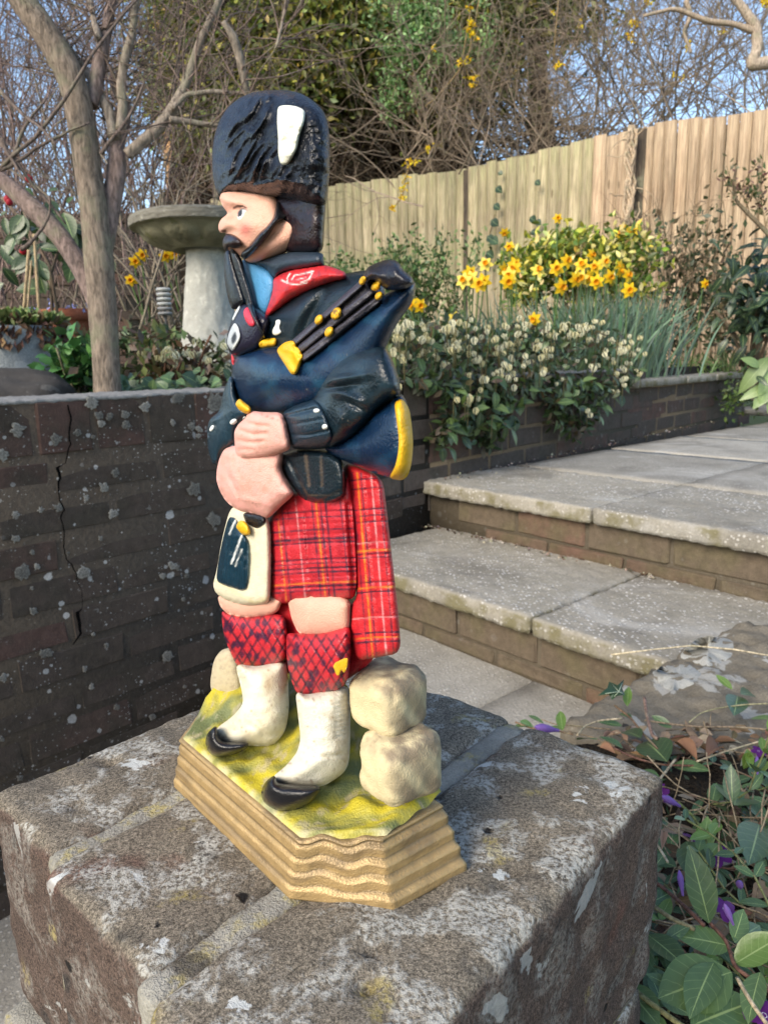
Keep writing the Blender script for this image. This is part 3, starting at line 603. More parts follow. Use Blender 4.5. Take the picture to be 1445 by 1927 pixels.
def strip(a, b, wa, wb):
    a = np.array(a, float); b = np.array(b, float); d = (b - a) / np.linalg.norm(b - a); n = np.array([-d[1], d[0]])
    ts = np.linspace(0, 1, 7); L = [a + (b - a) * t + n * (wa + (wb - wa) * t) for t in ts]; Rr = [a + (b - a) * t - n * (wa + (wb - wa) * t) for t in ts]
    return np.array(L + Rr[::-1])
bundle = Part('drone_bundle', tp(T6, [(575, 625), (640, 575), (1040, 215), (1130, 255), (1175, 350), (1130, 400), (670, 770), (610, 740)]), M_satin, (0.022, 0.021, 0.030), T=5, R=16, on=[bag, coat], lift=.6, step=3, it=1, gn=1.5)
drones = []
for a, b, wd in (((590, 645), (1050, 238), 23), ((622, 692), (1120, 288), 28), ((645, 742), (1150, 350), 27)):
    drones.append(Part('drone_pipe', tp(T6, strip(a, b, wd, wd * .92)), M_satin, (0.050, 0.047, 0.062), T=4, R=9, on=[bundle], lift=.3, step=2.6, it=1, gn=1.6, grooves=[(tp(T6, [a, b]), 1.4, .8)], paints=[('line', tp(T6, [a, b]), .6, (.12, .12, .14), .5)]))
for x, y, rx, ry in ((1040, 235, 22, 31), (1125, 271, 31, 31), (1145, 333, 25, 29), (757, 487, 27, 34), (870, 448, 34, 41), (823, 566, 29, 35)):
    a = np.linspace(0, 2 * math.pi, 14, endpoint=False)
    q = np.stack([x + rx * np.cos(a) + .25 * ry * np.sin(a) * 1.0, y - ry * np.sin(a)], 1)
    Part('ferrule', tp(T6, q), M_satin, YEL, T=3, R=8, on=drones + [dtop], lift=.8, step=2.6, paints=[('noise', 3.5, 2, .5, .55, (0.05, 0.03, 0.02), .8)] if x == 870 else [])
Part('stock', tp(T6, [(483, 682), (528, 636), (590, 618), (614, 660), (657, 712), (642, 772), (612, 842), (580, 845), (538, 780), (500, 722)]), M_satin, YEL, T=5, R=14, on=[bag] + drones, lift=.8, step=3, blobs=[(548, 672, 8, 14, 20, 1.5), (560, 655, 6, 10, 0, -1.5)], paints=[('blob', 540, 660, 8, 14, (.5, .24, .01), .4)])
Part('blowpipe_ferrule', tp(T6, [(368, 655), (372, 635), (402, 612), (488, 602), (478, 660), (430, 664), (382, 672)]), M_satin, YEL, T=3, R=9, on=[bag, belt, coat], lift=.8, step=3)
sleeve = Part('sleeve', tp(T6, [(1185, 655), (1232, 740), (1272, 850), (1292, 965), (1200, 1015), (1120, 1085), (1050, 1185), (950, 1265), (870, 1305), (800, 1322), (700, 1328), (580, 1324), (556, 1240), (538, 1150), (516, 1088), (620, 1032), (720, 1000), (752, 930), (822, 815), (900, 735), (1000, 685), (1100, 665)]), M_gloss, TEAL, T=15, R=42, c=13,
     paints=[('noise', 26, 14, .42, .7, (0.016, 0.034, 0.048), .9)], blobs=[(645, 712, 34, 7, -8, 4), (640, 728, 30, 6, -10, -3.5), (668, 762, 26, 6, 30, -3), (655, 748, 34, 9, 25, 3), (640, 790, 10, 22, 0, 2), (690, 800, 40, 8, -25, -2.5)])
Part('cuff', tp(T6, [(516, 1088), (620, 1034), (735, 998), (785, 1075), (828, 1180), (850, 1262), (800, 1324), (700, 1328), (580, 1326), (560, 1250), (538, 1150)]), M_gloss, (0.010, 0.024, 0.038), T=2.6, R=10, on=[sleeve], lift=.6, step=3,
     grooves=[(tp(T6, [(540, 1110), (640, 1085), (745, 1060)]), 2.5, 2.0), (tp(T6, [(570, 1230), (680, 1235), (810, 1205)]), 2.5, 2.0), (tp(T6, [(555, 1170), (680, 1150), (780, 1130)]), 2, .8)])
for q in (((742, 1076), 23, 15), ((796, 1181), 20, 19)):
    a = np.linspace(0, 2 * math.pi, 12, endpoint=False)
    Part('button', tp(T6, np.stack([q[0][0] + q[1] * np.cos(a), q[0][1] + q[2] * np.sin(a)], 1)), M_satin, WHT, T=1.2, R=4, on=[sleeve], lift=3.2, step=2.5)
tail = Part('bag_tail', tp(T6, [(1292, 960), (1325, 1020), (1352, 1110), (1366, 1300), (1345, 1450), (1300, 1518), (1220, 1514), (1100, 1472), (1000, 1432), (850, 1375), (780, 1310), (870, 1290), (1030, 1180), (1110, 1080), (1200, 1010)]), M_gloss, NAVY, T=15, R=62, c=9, blobs=[(690, 795, 40, 8, -30, 2.5)], paints=[('noise', 30, 12, .45, .7, (0.012, 0.05, 0.10), .8)])
Part('bag_trim', tp(T6, [(1243, 1022), (1296, 994), (1342, 1062), (1357, 1160), (1368, 1290), (1357, 1425), (1330, 1505), (1290, 1530), (1208, 1514), (1250, 1440), (1270, 1350), (1275, 1250), (1258, 1130)]), M_satin, YEL, T=1.6, R=8, on=[tail], lift=.3, step=3, gn=.6, paints=[('blob', 760, 890, 20, 10, (.45, .30, .02), .5)])
rsl = Part('sleeve', tp(T6, [(180, 850), (205, 860), (225, 1000), (310, 1080), (300, 1120), (255, 1140), (222, 1210), (222, 1285), (125, 1340), (108, 1428), (70, 1424), (40, 1325), (34, 1200), (50, 1130), (118, 1080), (138, 960)]), M_gloss, (0.012, 0.030, 0.046), T=11, R=34, c=4, blobs=[(404, 790, 20, 5, -30, 2)], grooves=[(tp(T6, [(65, 1130), (90, 1230), (85, 1380)]), 2.5, 1.2), (tp(T6, [(140, 1110), (150, 1300)]), 2.5, .9)])
for x, y, rx, ry in ((65, 1190, 13, 22), (206, 1148, 24, 20), (275, 1127, 12, 14)):
    a = np.linspace(0, 2 * math.pi, 12, endpoint=False)
    Part('button', tp(T6, np.stack([x + rx * np.cos(a) + .4 * ry * np.sin(a), y - ry * np.sin(a)], 1)), M_satin, WHT, T=1, R=4, on=[rsl], lift=.5, step=2.5)
pk = [('noise', 10, 41, .56, .66, (0.42, 0.25, 0.18), .5), ('noise', 20, 42, .45, .7, (0.72, 0.34, 0.30), .6)]
Part('lower_hand', tp(T2, [(198, 700), (213, 640), (238, 590), (300, 572), (400, 560), (560, 590), (560, 650), (548, 700), (600, 800), (622, 838), (560, 892), (500, 952), (470, 972), (380, 942), (320, 932), (250, 882), (214, 822), (194, 760)]), M_matt, PINK, T=15, R=48, c=12, gn=1.8, blobs=[(448, 905, 22, 6, 60, 1.2), (432, 900, 22, 4, 65, -1.4), (462, 940, 20, 4, 10, 1.5)], grooves=[(tp(T2, [(290, 660), (275, 760), (330, 880)]), 2.5, 1.3), (tp(T2, [(250, 660), (235, 760), (280, 860)]), 2.0, .9), (tp(T2, [(330, 670), (310, 740), (350, 850)]), 2.0, .8)],
     paints=pk + [('line', tp(T2, [(270, 700), (300, 800), (380, 860)]), 2.5, (0.66, 0.28, 0.22), .5), ('line', tp(T2, [(340, 850), (420, 905)]), 1.2, (0.25, 0.12, 0.08), .6)])
Part('hand', tp(T6, [(295, 1095), (320, 1076), (400, 1086), (516, 1086), (548, 1160), (582, 1322), (512, 1352), (400, 1384), (270, 1398), (222, 1372), (213, 1290), (209, 1210), (240, 1160), (285, 1122)]), M_matt, PINK, T=10, R=28, c=22, gn=.8, paints=pk + [('line', tp(T6, [(380, 1100), (500, 1140)]), .8, (.1, .05, .03), .6)],
     grooves=[(tp(T6, [(235, 1200), (330, 1230), (420, 1225)]), 2.6, 3.0), (tp(T6, [(230, 1270), (330, 1285), (400, 1275)]), 2.6, 2.8), (tp(T6, [(270, 1150), (350, 1170), (430, 1180)]), 2.6, 2.4), (tp(T6, [(235, 1330), (330, 1330)]), 2.5, 1.4)])
Part('chanter_top', tp(T6, [(214, 1032), (243, 994), (272, 1018), (322, 1060), (316, 1092), (290, 1100), (240, 1072)]), M_satin, YEL, T=6, R=11, c=24, step=3)
# ---- head
hair = Part('hair', tp(T5, [(640, 100), (1215, 60), (1205, 240), (1190, 450), (1178, 715), (850, 712), (700, 640), (640, 300)]), M_gloss, (0.012, 0.007, 0.010), T=11, R=30, c=-6, gn=1.2, paints=[('noise', 10, 3, .5, .7, (0.03, 0.012, 0.014), .8)])
head = Part('head', tp(T5, [(172, 168), (178, 190), (205, 250), (240, 296), (252, 320), (222, 347), (188, 372), (165, 418), (160, 462), (175, 502), (208, 508), (232, 503), (236, 525), (212, 565), (206, 600), (218, 640), (245, 672), (300, 690), (345, 718), (385, 745), (430, 782), (470, 800), (540, 795), (640, 768), (740, 735), (850, 682), (930, 642), (945, 590), (968, 520), (982, 440), (967, 360), (930, 308), (895, 296), (855, 308), (800, 300), (770, 200), (740, 150), (700, 110), (500, 90), (280, 95), (190, 120)]), M_matt, SKIN, T=15, R=40, c=0, ang=30, step=2.4, it=1,
     blobs=[(449, 395, 13, 7, 10, -2.4), (428, 418, 10, 14, -30, 2.5), (466, 425, 22, 16, 0, 2.0), (440, 380, 26, 6, 5, 1.2), (553, 430, 16, 26, 10, 1.5), (500, 450, 40, 12, -35, -1.5), (420, 437, 8, 6, 0, 1.5)], gn=.5,
     paints=[('blob', 462, 432, 11, 13, (0.58, 0.17, 0.14), .9), ('noise', 11, 51, .54, .66, (0.52, 0.27, 0.18), .45), ('blob', 545, 440, 25, 30, (0.66, 0.36, 0.26), .6), ('blob', 520, 475, 20, 14, (.50, .33, .28), .5),
             ('line', tp(T5, [(312, 266), (345, 246), (395, 247), (434, 266)]), 1.9, (0.07, 0.035, 0.025), .98), ('poly', tp(T5, [(345, 358), (354, 298), (385, 270), (445, 284), (415, 302), (404, 336), (370, 378)]), (0.78, 0.78, 0.76), 1), ('line', tp(T5, [(357, 345), (355, 310), (372, 285), (400, 275), (438, 288)]), 1.3, (0.03, 0.025, 0.03), 1), ('poly', tp(T5, [(354, 340), (360, 290), (390, 276), (398, 312), (380, 352)]), (0.02, 0.025, 0.035), 1), ('line', tp(T5, [(190, 492), (225, 490)]), 1.6, (.10, .04, .03), .9), ('blob', 437, 409, 6, 5, (.45, .2, .12), .5)])
strap = Part('chin_strap', tp(T5, [(735, 160), (860, 200), (965, 268), (905, 298), (850, 325), (812, 372), (750, 398), (702, 450), (652, 540), (562, 642), (492, 712), (432, 762), (390, 756), (376, 722), (392, 690), (440, 655), (490, 595), (560, 505), (630, 445), (690, 365), (712, 280)]), M_gloss, (0.010, 0.011, 0.014), T=4.5, R=12, on=[head], lift=.6, step=3)
must = Part('moustache', tp(T5, [(202, 592), (213, 555), (236, 518), (272, 512), (322, 528), (372, 566), (400, 612), (390, 642), (350, 658), (300, 658), (262, 640), (250, 655), (262, 680), (230, 686), (206, 645)]), M_gloss, (0.018, 0.009, 0.009), T=4.5, R=10, on=[head], lift=1.2, step=2.6, gn=.8)
Part('blowpipe', tp(T5, [(272, 648), (330, 690), (392, 762), (430, 900), (482, 1060), (508, 1180), (512, 1260), (562, 1400), (630, 1525), (590, 1525), (540, 1430), (480, 1322), (430, 1182), (370, 1000), (310, 820), (284, 722)]), M_gloss, (0.012, 0.014, 0.020), T=5, R=9, on=[head, vest, belt, coat, strap_l], lift=1.5, step=2.6)
hat = Part('bearskin_hat', tp(T1, [(232, 700), (206, 640), (190, 560), (187, 440), (200, 330), (230, 240), (280, 160), (350, 105), (430, 72), (530, 60), (640, 62), (720, 82), (790, 128), (842, 180), (867, 240), (880, 320), (882, 420), (880, 560), (870, 680), (858, 748), (760, 740), (640, 705), (520, 694), (400, 680), (300, 676)]), M_hat, (0.005, 0.006, 0.010), T=21, R=62, c=0, step=2.4, ridge=(2.6, 32, 15, 62, 490, 560),
     blobs=[(447, 285, 30, 5, -57, 3.6), (438, 300, 26, 3, -57, -1.2), (461, 300, 34, 4, -60, 3.4), (471, 290, 26, 3, -60, -1.2), (434, 317, 20, 5, -75, 3.2), (480, 318, 22, 5, -70, 3.2), (495, 315, 18, 4, -75, 2), (425, 260, 24, 6, -50, 3), (440, 235, 24, 7, -45, 2.5), (462, 215, 20, 6, -50, 1.6), (480, 250, 26, 6, -60, 2), (500, 345, 26, 4, -10, 2.5), (540, 340, 26, 4, 10, 2), (450, 345, 22, 4, -10, 1.5), (515, 322, 16, 6, -60, 2), (540, 330, 16, 5, -50, 1.5), (470, 190, 24, 10, -30, 2), (520, 195, 14, 24, 0, -1.2), (415, 225, 14, 8, -60, 2)], gn=4.0,
     paints=[('noise', 20, 61, .45, .7, (0.009, 0.011, 0.016), .9)])
Part('plume', tp(T1, [(573, 165), (595, 152), (640, 150), (690, 158), (738, 182), (732, 250), (702, 330), (692, 400), (655, 472), (627, 506), (590, 502), (576, 440), (577, 350), (570, 250)]), M_matt, (0.72, 0.72, 0.60), T=3, R=10, on=[hat], lift=.6, step=3, gn=.5)
Part('hose_flash', tp(T3, [(805, 348), (872, 316), (873, 350), (858, 392), (845, 372), (836, 398), (822, 398)]), M_satin, (.62, .36, .01), T=1.0, R=4, c=18, step=2.5, it=1)

# ================================================================== brick pier under the statue
tl = NT('lichen_spot'); pp_ = tl.pos(); M_lspot = tl.out(tl.mix(1.0, tl.col(), tl.mix(tl.ramp(tl.noise(pp_, 300, 6, .7), .3, .7), (.45,) * 3, (1.45,) * 3), 'MULTIPLY'), .95, .1, tl.noise(pp_, 300, 6, .7), .8, .002)
g1 = adir(48); g2 = np.array([g1[1], -g1[0], 0.0]); ez = np.array([0, 0, 1.0])
pier = empty('brick_pier', (0, 0.19, 0), 'lichen spotted pier of bricks on edge carrying the piper statue', 'brick pier')
def boulder_later(): pass
def worn_block(name, o, lx, ly, lz, mat, parent, res=0.0035, bev=0.006, amp=0.0016, seed=0, X=g1, Y=g2, Z=ez, pits=(), chip=0.0, col=None):
    """a solid rounded block with chipped edges; o is the centre"""
    nx, ny, nz = [max(2, int(l / res)) for l in (lx, ly, lz)]
    idx = {}; V = []; Fc = []
    def vid(i, j, k):
        key = (i, j, k)
        if key not in idx: idx[key] = len(V); V.append((i / nx - .5, j / ny - .5, k / nz - .5))
        return idx[key]
    for i in range(nx):
        for j in range(ny):
            for k, fl in ((0, 1), (nz, 0)):
                q = [vid(i, j, k), vid(i + 1, j, k), vid(i + 1, j + 1, k), vid(i, j + 1, k)]; Fc.append(q[::-1] if fl else q)
    for i in range(nx):
        for k in range(nz):
            for j, fl in ((0, 0), (ny, 1)):
                q = [vid(i, j, k), vid(i + 1, j, k), vid(i + 1, j, k + 1), vid(i, j, k + 1)]; Fc.append(q[::-1] if fl else q)
    for j in range(ny):
        for k in range(nz):
            for i, fl in ((0, 1), (nx, 0)):
                q = [vid(i, j, k), vid(i, j + 1, k), vid(i, j + 1, k + 1), vid(i, j, k + 1)]; Fc.append(q[::-1] if fl else q)
    V = np.array(V) * np.array([lx, ly, lz]); h = np.array([lx, ly, lz]) / 2
    # rounded edges: wear radius changes along the edges
    nn = np.array([mnoise.noise(Vector(v * 38 + seed * 7.3)) for v in V]); b = bev * (1 + .8 * nn)[:, None]
    core = np.clip(V, -(h - b), (h - b)); d = V - core; L = np.linalg.norm(d, axis=1)[:, None]
    P = np.where(L > 1e-9, core + d / np.maximum(L, 1e-9) * b, V); N = np.where(L > 1e-9, d / np.maximum(L, 1e-9), 0)
    ax = np.argmax(np.abs(V) / h, axis=1); flat = L[:, 0] < 1e-9
    N[flat] = 0; N[flat, ax[flat]] = np.sign(V[flat, ax[flat]])
    disp = np.array([mnoise.fractal(Vector(v * 60 + seed * 3.1), 0.8, 2.1, 4) for v in V]) * amp
    P = P + N * disp[:, None]
    for px, py, pr, dp in pits:                                  # weathered holes in the top
        u = P - np.array([px, py, h[2]]); dd = np.sqrt(u[:, 0] ** 2 * 1.0 + u[:, 1] ** 2) / pr; P[:, 2] -= dp * np.exp(-dd ** 4) * (V[:, 2] > h[2] * .9)
    W = np.asarray(o) + P[:, :1] * X + P[:, 1:2] * Y + P[:, 2:] * Z
    if callable(col): col = col(P, N, h)
    return link(name, mesh(name, W, np.array(Fc), mat, col), parent)
GA, GB = .077, .299; gm = (GA + GB) / 2
for (a, b, sd, ga) in ((-.3215, -.2600, 1, .091), (-.2540, -.1805, 2, .086), (-.1720, -.1005, 3, .078)):
    gmm = (ga + GB) / 2
    o = g2 * ((a + b) / 2) + g1 * gmm + ez * (PIERZ - .0525 + .0004)
    pit = []
    for (x, y, r, dp) in ((208, 1436, .0036, .004), (142, 1518, .003, .004), (703, 1790, .0022, .004), (690, 1852, .0030, .005), (213, 1778, .002, .003), (300, 1425, .002, .003), (968, 1640, .002, .003)):
        q = WZ(x, y, PIERZ) - o; pit.append((q @ g1, q @ g2, r, dp))
    worn_block('brick', o, GB - ga, b - a, .105, M_pier, pier, .0030, .0058, .0014, sd, pits=pit)
for a, gs in ((-.2572, .091), (-.1762, .083)):
    worn_block('mortar_joint', g2 * a + g1 * ((gs + GB - .003) / 2) + ez * (PIERZ - .0536), GB - gs - .003, .013, .105, M_pmortar, pier, .003, .003, .0013, 9 + a)
worn_block('mortar_bed', g2 * -.212 + g1 * gm + ez * (PIERZ - .111), .214, .214, .012, M_pmortar, pier, .008, .003, .001, 5)
zz = PIERZ - .117
while zz > -.40:
    for k in (0, 1):
        o = g2 * (-.212 + (k - .5) * .112) + g1 * gm + ez * (zz - .0325)
        worn_block('brick', o, .222, .104, .065, M_pier, pier, .012, .004, .0012, 20 + k + zz * 50)
    worn_block('mortar_bed', g2 * -.212 + g1 * gm + ez * (zz - .070), .212, .212, .012, M_pmortar, pier, .02, .003, .001, 6 + zz)
    zz -= .076

# stacked stones cast behind the piper's legs
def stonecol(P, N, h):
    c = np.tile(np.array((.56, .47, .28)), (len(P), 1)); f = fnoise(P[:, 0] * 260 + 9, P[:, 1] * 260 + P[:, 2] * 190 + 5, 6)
    dirt_shade = np.clip(N[:, 2] * 1.1, 0, 1) * np.clip(f * 3 - .7, 0, 1) * .9 + np.clip(N[:, 0], 0, 1) * np.clip(f * 3.2 - .9, 0, 1) * .7 + np.clip(P[:, 2] / h[2] * -.6, 0, .5) * np.clip(f * 3 - 1, 0, 1)  # dirt on top; shading painted into the right face; browner towards the foot
    return c + (np.array((.19, .145, .095)) - c) * np.clip(dirt_shade, 0, .92)[:, None]
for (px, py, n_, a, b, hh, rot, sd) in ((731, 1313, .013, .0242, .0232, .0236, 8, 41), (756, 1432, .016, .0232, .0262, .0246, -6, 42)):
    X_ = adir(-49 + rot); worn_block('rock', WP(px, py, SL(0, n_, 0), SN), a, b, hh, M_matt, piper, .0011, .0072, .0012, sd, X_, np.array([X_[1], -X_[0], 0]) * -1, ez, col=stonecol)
# ================================================================== ground, beds and paving
def sheet(name, fn, nu, nv, mat, kind='structure', col=None):
    u, v = np.meshgrid(np.linspace(0, 1, nu), np.linspace(0, 1, nv)); P = np.stack(fn(u.ravel(), v.ravel()), -1)
    i = np.arange(nv - 1)[:, None] * nu; j = np.arange(nu - 1)[None]
    q = np.stack([i + j, i + j + 1, i + nu + j + 1, i + nu + j], -1).reshape(-1, 4)
    return tag(link(name, mesh(name, P, q, mat, col)), kind=kind)
sheet('ground', lambda u, v: ((u - .5) * 300, (v - .5) * 300, -0.45 + 0 * u), 3, 3, M_lawn)
sheet('lower_path', lambda u, v: (-1.6 + u * 2.6, -.4 + v * 2.0, -.40 + .004 * np.sin(u * 20)), 12, 12, M_paving)
W0 = np.array([.146, 2.185, 0]); wg = adir(47); wn = np.array([-wg[1], wg[0], 0]); wf = -wn     # wall line, into the bed, out of the bed
def WL(t, b, z): return W0 + wg * t + wn * b + ez * z
def bedz(t, b):
    return .565 + .035 * b + .05 * (vnoise(t * 3 + 50, b * 3 + 50, 1) - .5) * np.clip(b * 3, 0, 1) - .04 * np.clip(t - 1.2, 0, .3) / .3
sheet('garden_bed', lambda u, v: (W0[0] + wg[0] * (u * 13 - 7) + wn[0] * (.19 + v * v * 11), W0[1] + wg[1] * (u * 13 - 7) + wn[1] * (.19 + v * v * 11), bedz(u * 13 - 7, v * v * 11)), 90, 90, M_soil)
# ---- long retaining wall of dark bricks
def brick_mesh(name, l, d, h, mat, seed):
    bm = bmesh.new(); bmesh.ops.create_cube(bm, size=1); rr = random.Random(seed)
    bmesh.ops.scale(bm, vec=(l, d, h), verts=bm.verts); bmesh.ops.bevel(bm, geom=bm.edges[:], offset=.004, segments=1, affect='EDGES')
    for v in bm.verts: v.co += Vector((rr.uniform(-1, 1), rr.uniform(-1, 1), rr.uniform(-1, 1))) * .0022
    me = bpy.data.meshes.new(name); bm.to_mesh(me); bm.free(); me.materials.append(mat); return me
wall = empty('retaining_wall', WL(0, .05, 0), 'long dark lichened brick retaining wall with a jagged crack, behind the pier and steps', 'brick wall')
BS = [brick_mesh('brick', .215, .10, .065, M_wbrick, k) for k in range(4)]; BE = [brick_mesh('brick', .105, .10, .103, M_wbrick, k + 9) for k in range(3)]
BS2 = [brick_mesh('brick', .215, .10, .065, M_bbrick, k) for k in range(4)]; BE2 = [brick_mesh('brick', .105, .10, .103, M_bbrick, k + 9) for k in range(3)]
def place(me, t, b, z, parent, jit=.0014):
    M = frame(WL(t, b + random.uniform(-jit, jit), z + random.uniform(-jit, jit) * .4), wg, wn, ez)
    return link('brick', me, parent, mtx(M))
def wall_core(parent, t0, t1, z0, z1, mat, b0=.007, b1=.1):
    m = MB(); M = frame(W0, wg, wn, ez); m.box((t0, b0, z0), (t1, b1, z1), M); m.build('mortar', mat, parent, False)
def courses(t0, t1, ztop, zbot, soldier, A, B, seed, shift=0.0):
    z = ztop
    if soldier:
        t = t0
        while t < t1: place(random.choice(B), t + .055, .05, z - .052, wall); t += .114
        z -= .113
    k = 0
    while z > zbot:
        t = t0 - (.1125 if k % 2 else 0) + shift
        while t < t1 + .1:
            place(random.choice(A), t + .1075, .05, z - .0325, wall); t += .2265
        z -= .0755; k += 1
ZT = CAMZ - .060
wall_core(wall, -2.2, .0, -.5, ZT - .004, M_mortar, .0018); courses(-1.62, -.35, ZT, -.40, True, BS, BE, 1, .03)
wall_core(wall, .0, 1.50, -.05, ZT - .004, M_mortar2, .003); courses(-.35, 1.48, ZT, .20, True, BS2, BE2, 2)
wall_core(wall, 1.50, 3.02, .1, CAMZ - .145, M_mortar2, .003); courses(1.52, 2.95, CAMZ - .146, .22, False, BS2, BE2, 3)
# rough mortar topping with lichen, cap slabs on the far end
M_topping = mortar('pale_mortar', (0.07, 0.068, 0.062), (0.36, 0.355, 0.34), 0.6)
for a, b in ((-1.75, -.62), (-.622, .3), (.298, 1.42)):
    worn_block('mortar_topping', WL((a + b) / 2, .0985, ZT - .0005), b - a, .198, .008, M_topping, wall, .010, .003, .004, a * 3, wg, wn)
m = MB(); m.box((-1.75, .1, -.5), (3.0, .19, ZT - .006), frame(W0, wg, wn, ez)); m.build('backing', M_mortar, wall, False)
for a, b in ((1.40, 1.99), (2.0, 2.42), (2.43, 3.02)):
    worn_block('cap_slab', WL((a + b) / 2, .085, CAMZ - .1235), b - a, .25, .036, M_slab, wall, .02, .005, .003, a * 9, wg, wn)
# the crack: a dark gap with pale broken lips
ck = [(129, 762), (134, 790), (131, 815), (133, 835), (123, 872), (109, 880), (113, 900), (110, 925), (115, 945), (121, 960), (115, 975), (121, 1000), (121, 1030), (125, 1052), (134, 1060), (144, 1078), (147, 1095), (154, 1110), (156, 1145), (147, 1152), (151, 1180), (152, 1195), (133, 1220)]
cw = [2.0, 2.5, 2, 2, 1.4, 5, 3.5, 1.6, 2.2, 2.2, 2.0, 1.5, 1.6, 1.5, 1.8, 1.6, 1.0, .8, .8, 5, 4, 3, 1.2]
ck2 = []; cw2 = []
for i in range(len(ck) - 1):
    for s in range(4):
        f = s / 4; ck2.append((ck[i][0] * (1 - f) + ck[i + 1][0] * f + random.uniform(-1.2, 1.2), ck[i][1] * (1 - f) + ck[i + 1][1] * f)); cw2.append(cw[i] * (1 - f) + cw[i + 1] * f)
pl = WL(0, -.0045, 0); V = []
for (x, y), ww in zip(ck2, cw2):
    for sx in (-.62, .62): V.append(WP(x + sx * ww * 1.1, y, pl, wn))
V = np.array(V); n = len(ck2); V = np.vstack([V, V + wn * .006])
q = [(2 * i, 2 * i + 1, 2 * i + 3, 2 * i + 2) for i in range(n - 1)]
tk = NT('crack_shadow'); tk.out((0.004, 0.004, 0.004), 1.0, 0.0)
link('crack', mesh('crack', V, np.array(q), tk.m, None, None, False), wall)

# pale round lichens growing on the wall
LZ = [(83, 272, 32), (262, 317, 25), (12, 390, 30), (72, 662, 18), (73, 772, 20), (106, 925, 33), (170, 900, 14), (156, 1105, 20), (480, 537, 23), (892, 543, 30), (983, 687, 32), (383, 928, 28), (272, 630, 20), (398, 585, 14), (428, 596, 11), (463, 770, 12), (200, 1300, 20), (228, 1295, 20), (770, 1313, 26), (390, 1370, 14), (423, 1450, 14), (540, 1545, 16), (530, 1610, 12), (575, 203, 20), (578, 248, 19), (467, 244, 17), (455, 208, 20), (358, 283, 18), (505, 213, 18), (880, 257, 18), (915, 270, 15), (912, 300, 11), (795, 240, 14), (668, 165, 24), (425, 150, 30), (990, 145, 42), (820, 130, 26), (190, 640, 15), (750, 940, 14), (860, 940, 11), (235, 1240, 13), (15, 1410, 20), (10, 1690, 14), (490, 1262, 12), (700, 1590, 16), (95, 1870, 15), (165, 1825, 10), (315, 838, 9), (548, 275, 12), (430, 305, 9), (915, 352, 12), (150, 835, 12), (520, 660, 22), (530, 470, 20), (790, 895, 18), (815, 905, 14), (650, 685, 10), (845, 1050, 10), (205, 1055, 8), (430, 1210, 9), (560, 1480, 12), (850, 1450, 9), (20, 770, 12), (150, 1000, 9)]
for (x, y, r) in [q for i, q in enumerate(LZ) if q[2] > 13 or i % 2]:
    x, y, r = x * .4104, 697 + y * .4104, r * .4104
    n = 22; a = np.arange(n) * 2 * math.pi / n; rr = r * (1 + 1.5 * (fnoise(np.cos(a) * 3.0 + x, np.sin(a) * 2.2 + y, 4) - .47)); pl = WL(0, -.0046, 0); V = []
    for f, dz in ((1, .0008), (.9, .0002), (.55, 0)):
        V += [WP(x + rr[i] * f * math.cos(a[i]), y + rr[i] * f * math.sin(a[i]), pl, wn) + wn * dz for i in range(n)]
    V.append(WP(x, y, pl, wn)); q = [(k * n + i, k * n + (i + 1) % n, k * n + n + (i + 1) % n, k * n + n + i) for k in range(2) for i in range(n)]; tr = [(2 * n + i, 2 * n + (i + 1) % n, 3 * n) for i in range(n)]
    g = random.uniform(.12, .26); C = np.tile((g, g * .95, g * .83), (len(V), 1)); C[:n] *= .55; C[n:2 * n] *= 1.0; C[2 * n:] *= .75
    link('lichen_spot', mesh('lichen_spot', np.array(V), [np.array(q), np.array(tr)], M_lspot, C), wall)
# ---- steps
st = adir(-49.5); sn = np.array([-st[1], st[0], 0])              # along a step edge (to the right, nearer), and up the flight
steps = empty('garden_steps', (.45, 1.6, 0), 'two broad concrete slab steps with brick risers up to the patio', 'steps')
E1 = WZ(795, 905, .296); E2 = WZ(750, 1085, .150); E3 = WZ(760, 1170, 0.0)
def slabs(parent, E, t0s, d0, d1, z, th, mat, name='slab', res=.012, seed=0):
    for k, (a, b) in enumerate(zip(t0s[:-1], t0s[1:])):
        o = np.array([E[0], E[1], 0]) + st * ((a + b) / 2) + sn * ((d0 + d1) / 2) + ez * (z - th / 2 + random.uniform(-.0015, .0015))
        worn_block(name, o, b - a - .006, d1 - d0 - .006, th, mat, parent, res, .006, .0035, seed + k, st, sn)
tj = ((WZ(1121, 953, .296) - E1) @ st); tj2 = ((WZ(990, 1165, .150) - E2) @ st)
slabs(steps, E1, [-.02, tj, tj + .6, tj + 1.2], 0, .45, .296, .042, M_slab, res=.010, seed=3)
slabs(steps, E2, [-.30, tj2, tj2 + .6, tj2 + 1.0], 0, .50, .150, .040, M_slab, res=.010, seed=8)
RS = [brick_mesh('brick', .215, .10, .068, M_rbrick, k + 30) for k in range(4)]; RH = [brick_mesh('brick', .215, .10, .030, M_rbrick, k + 40) for k in range(2)]
def riser(E, ztop, zbot, t0, t1, off):
    m = MB(); M = frame([E[0], E[1], 0], st, sn, ez); m.box((t0, .034, zbot - .05), (t1, .14, ztop), M); m.build('mortar', M_mortar2, steps, False)
    t = t0 + off
    while t < t1:
        for me, zc, sh in ((RS, ztop - .035, 0), (RH, ztop - .070 - .022, .11)):
            o = np.array([E[0], E[1], 0]) + st * (t + .108 + sh) + sn * (.078 + random.uniform(-.003, .003)) + ez * zc
            link('brick', random.choice(me), steps, mtx(frame(o, st, sn, ez)))
        t += .226
riser(E1, .254, .150, .0, 1.9, .12); riser(E2, .110, .0, -.3, 1.3, .02)
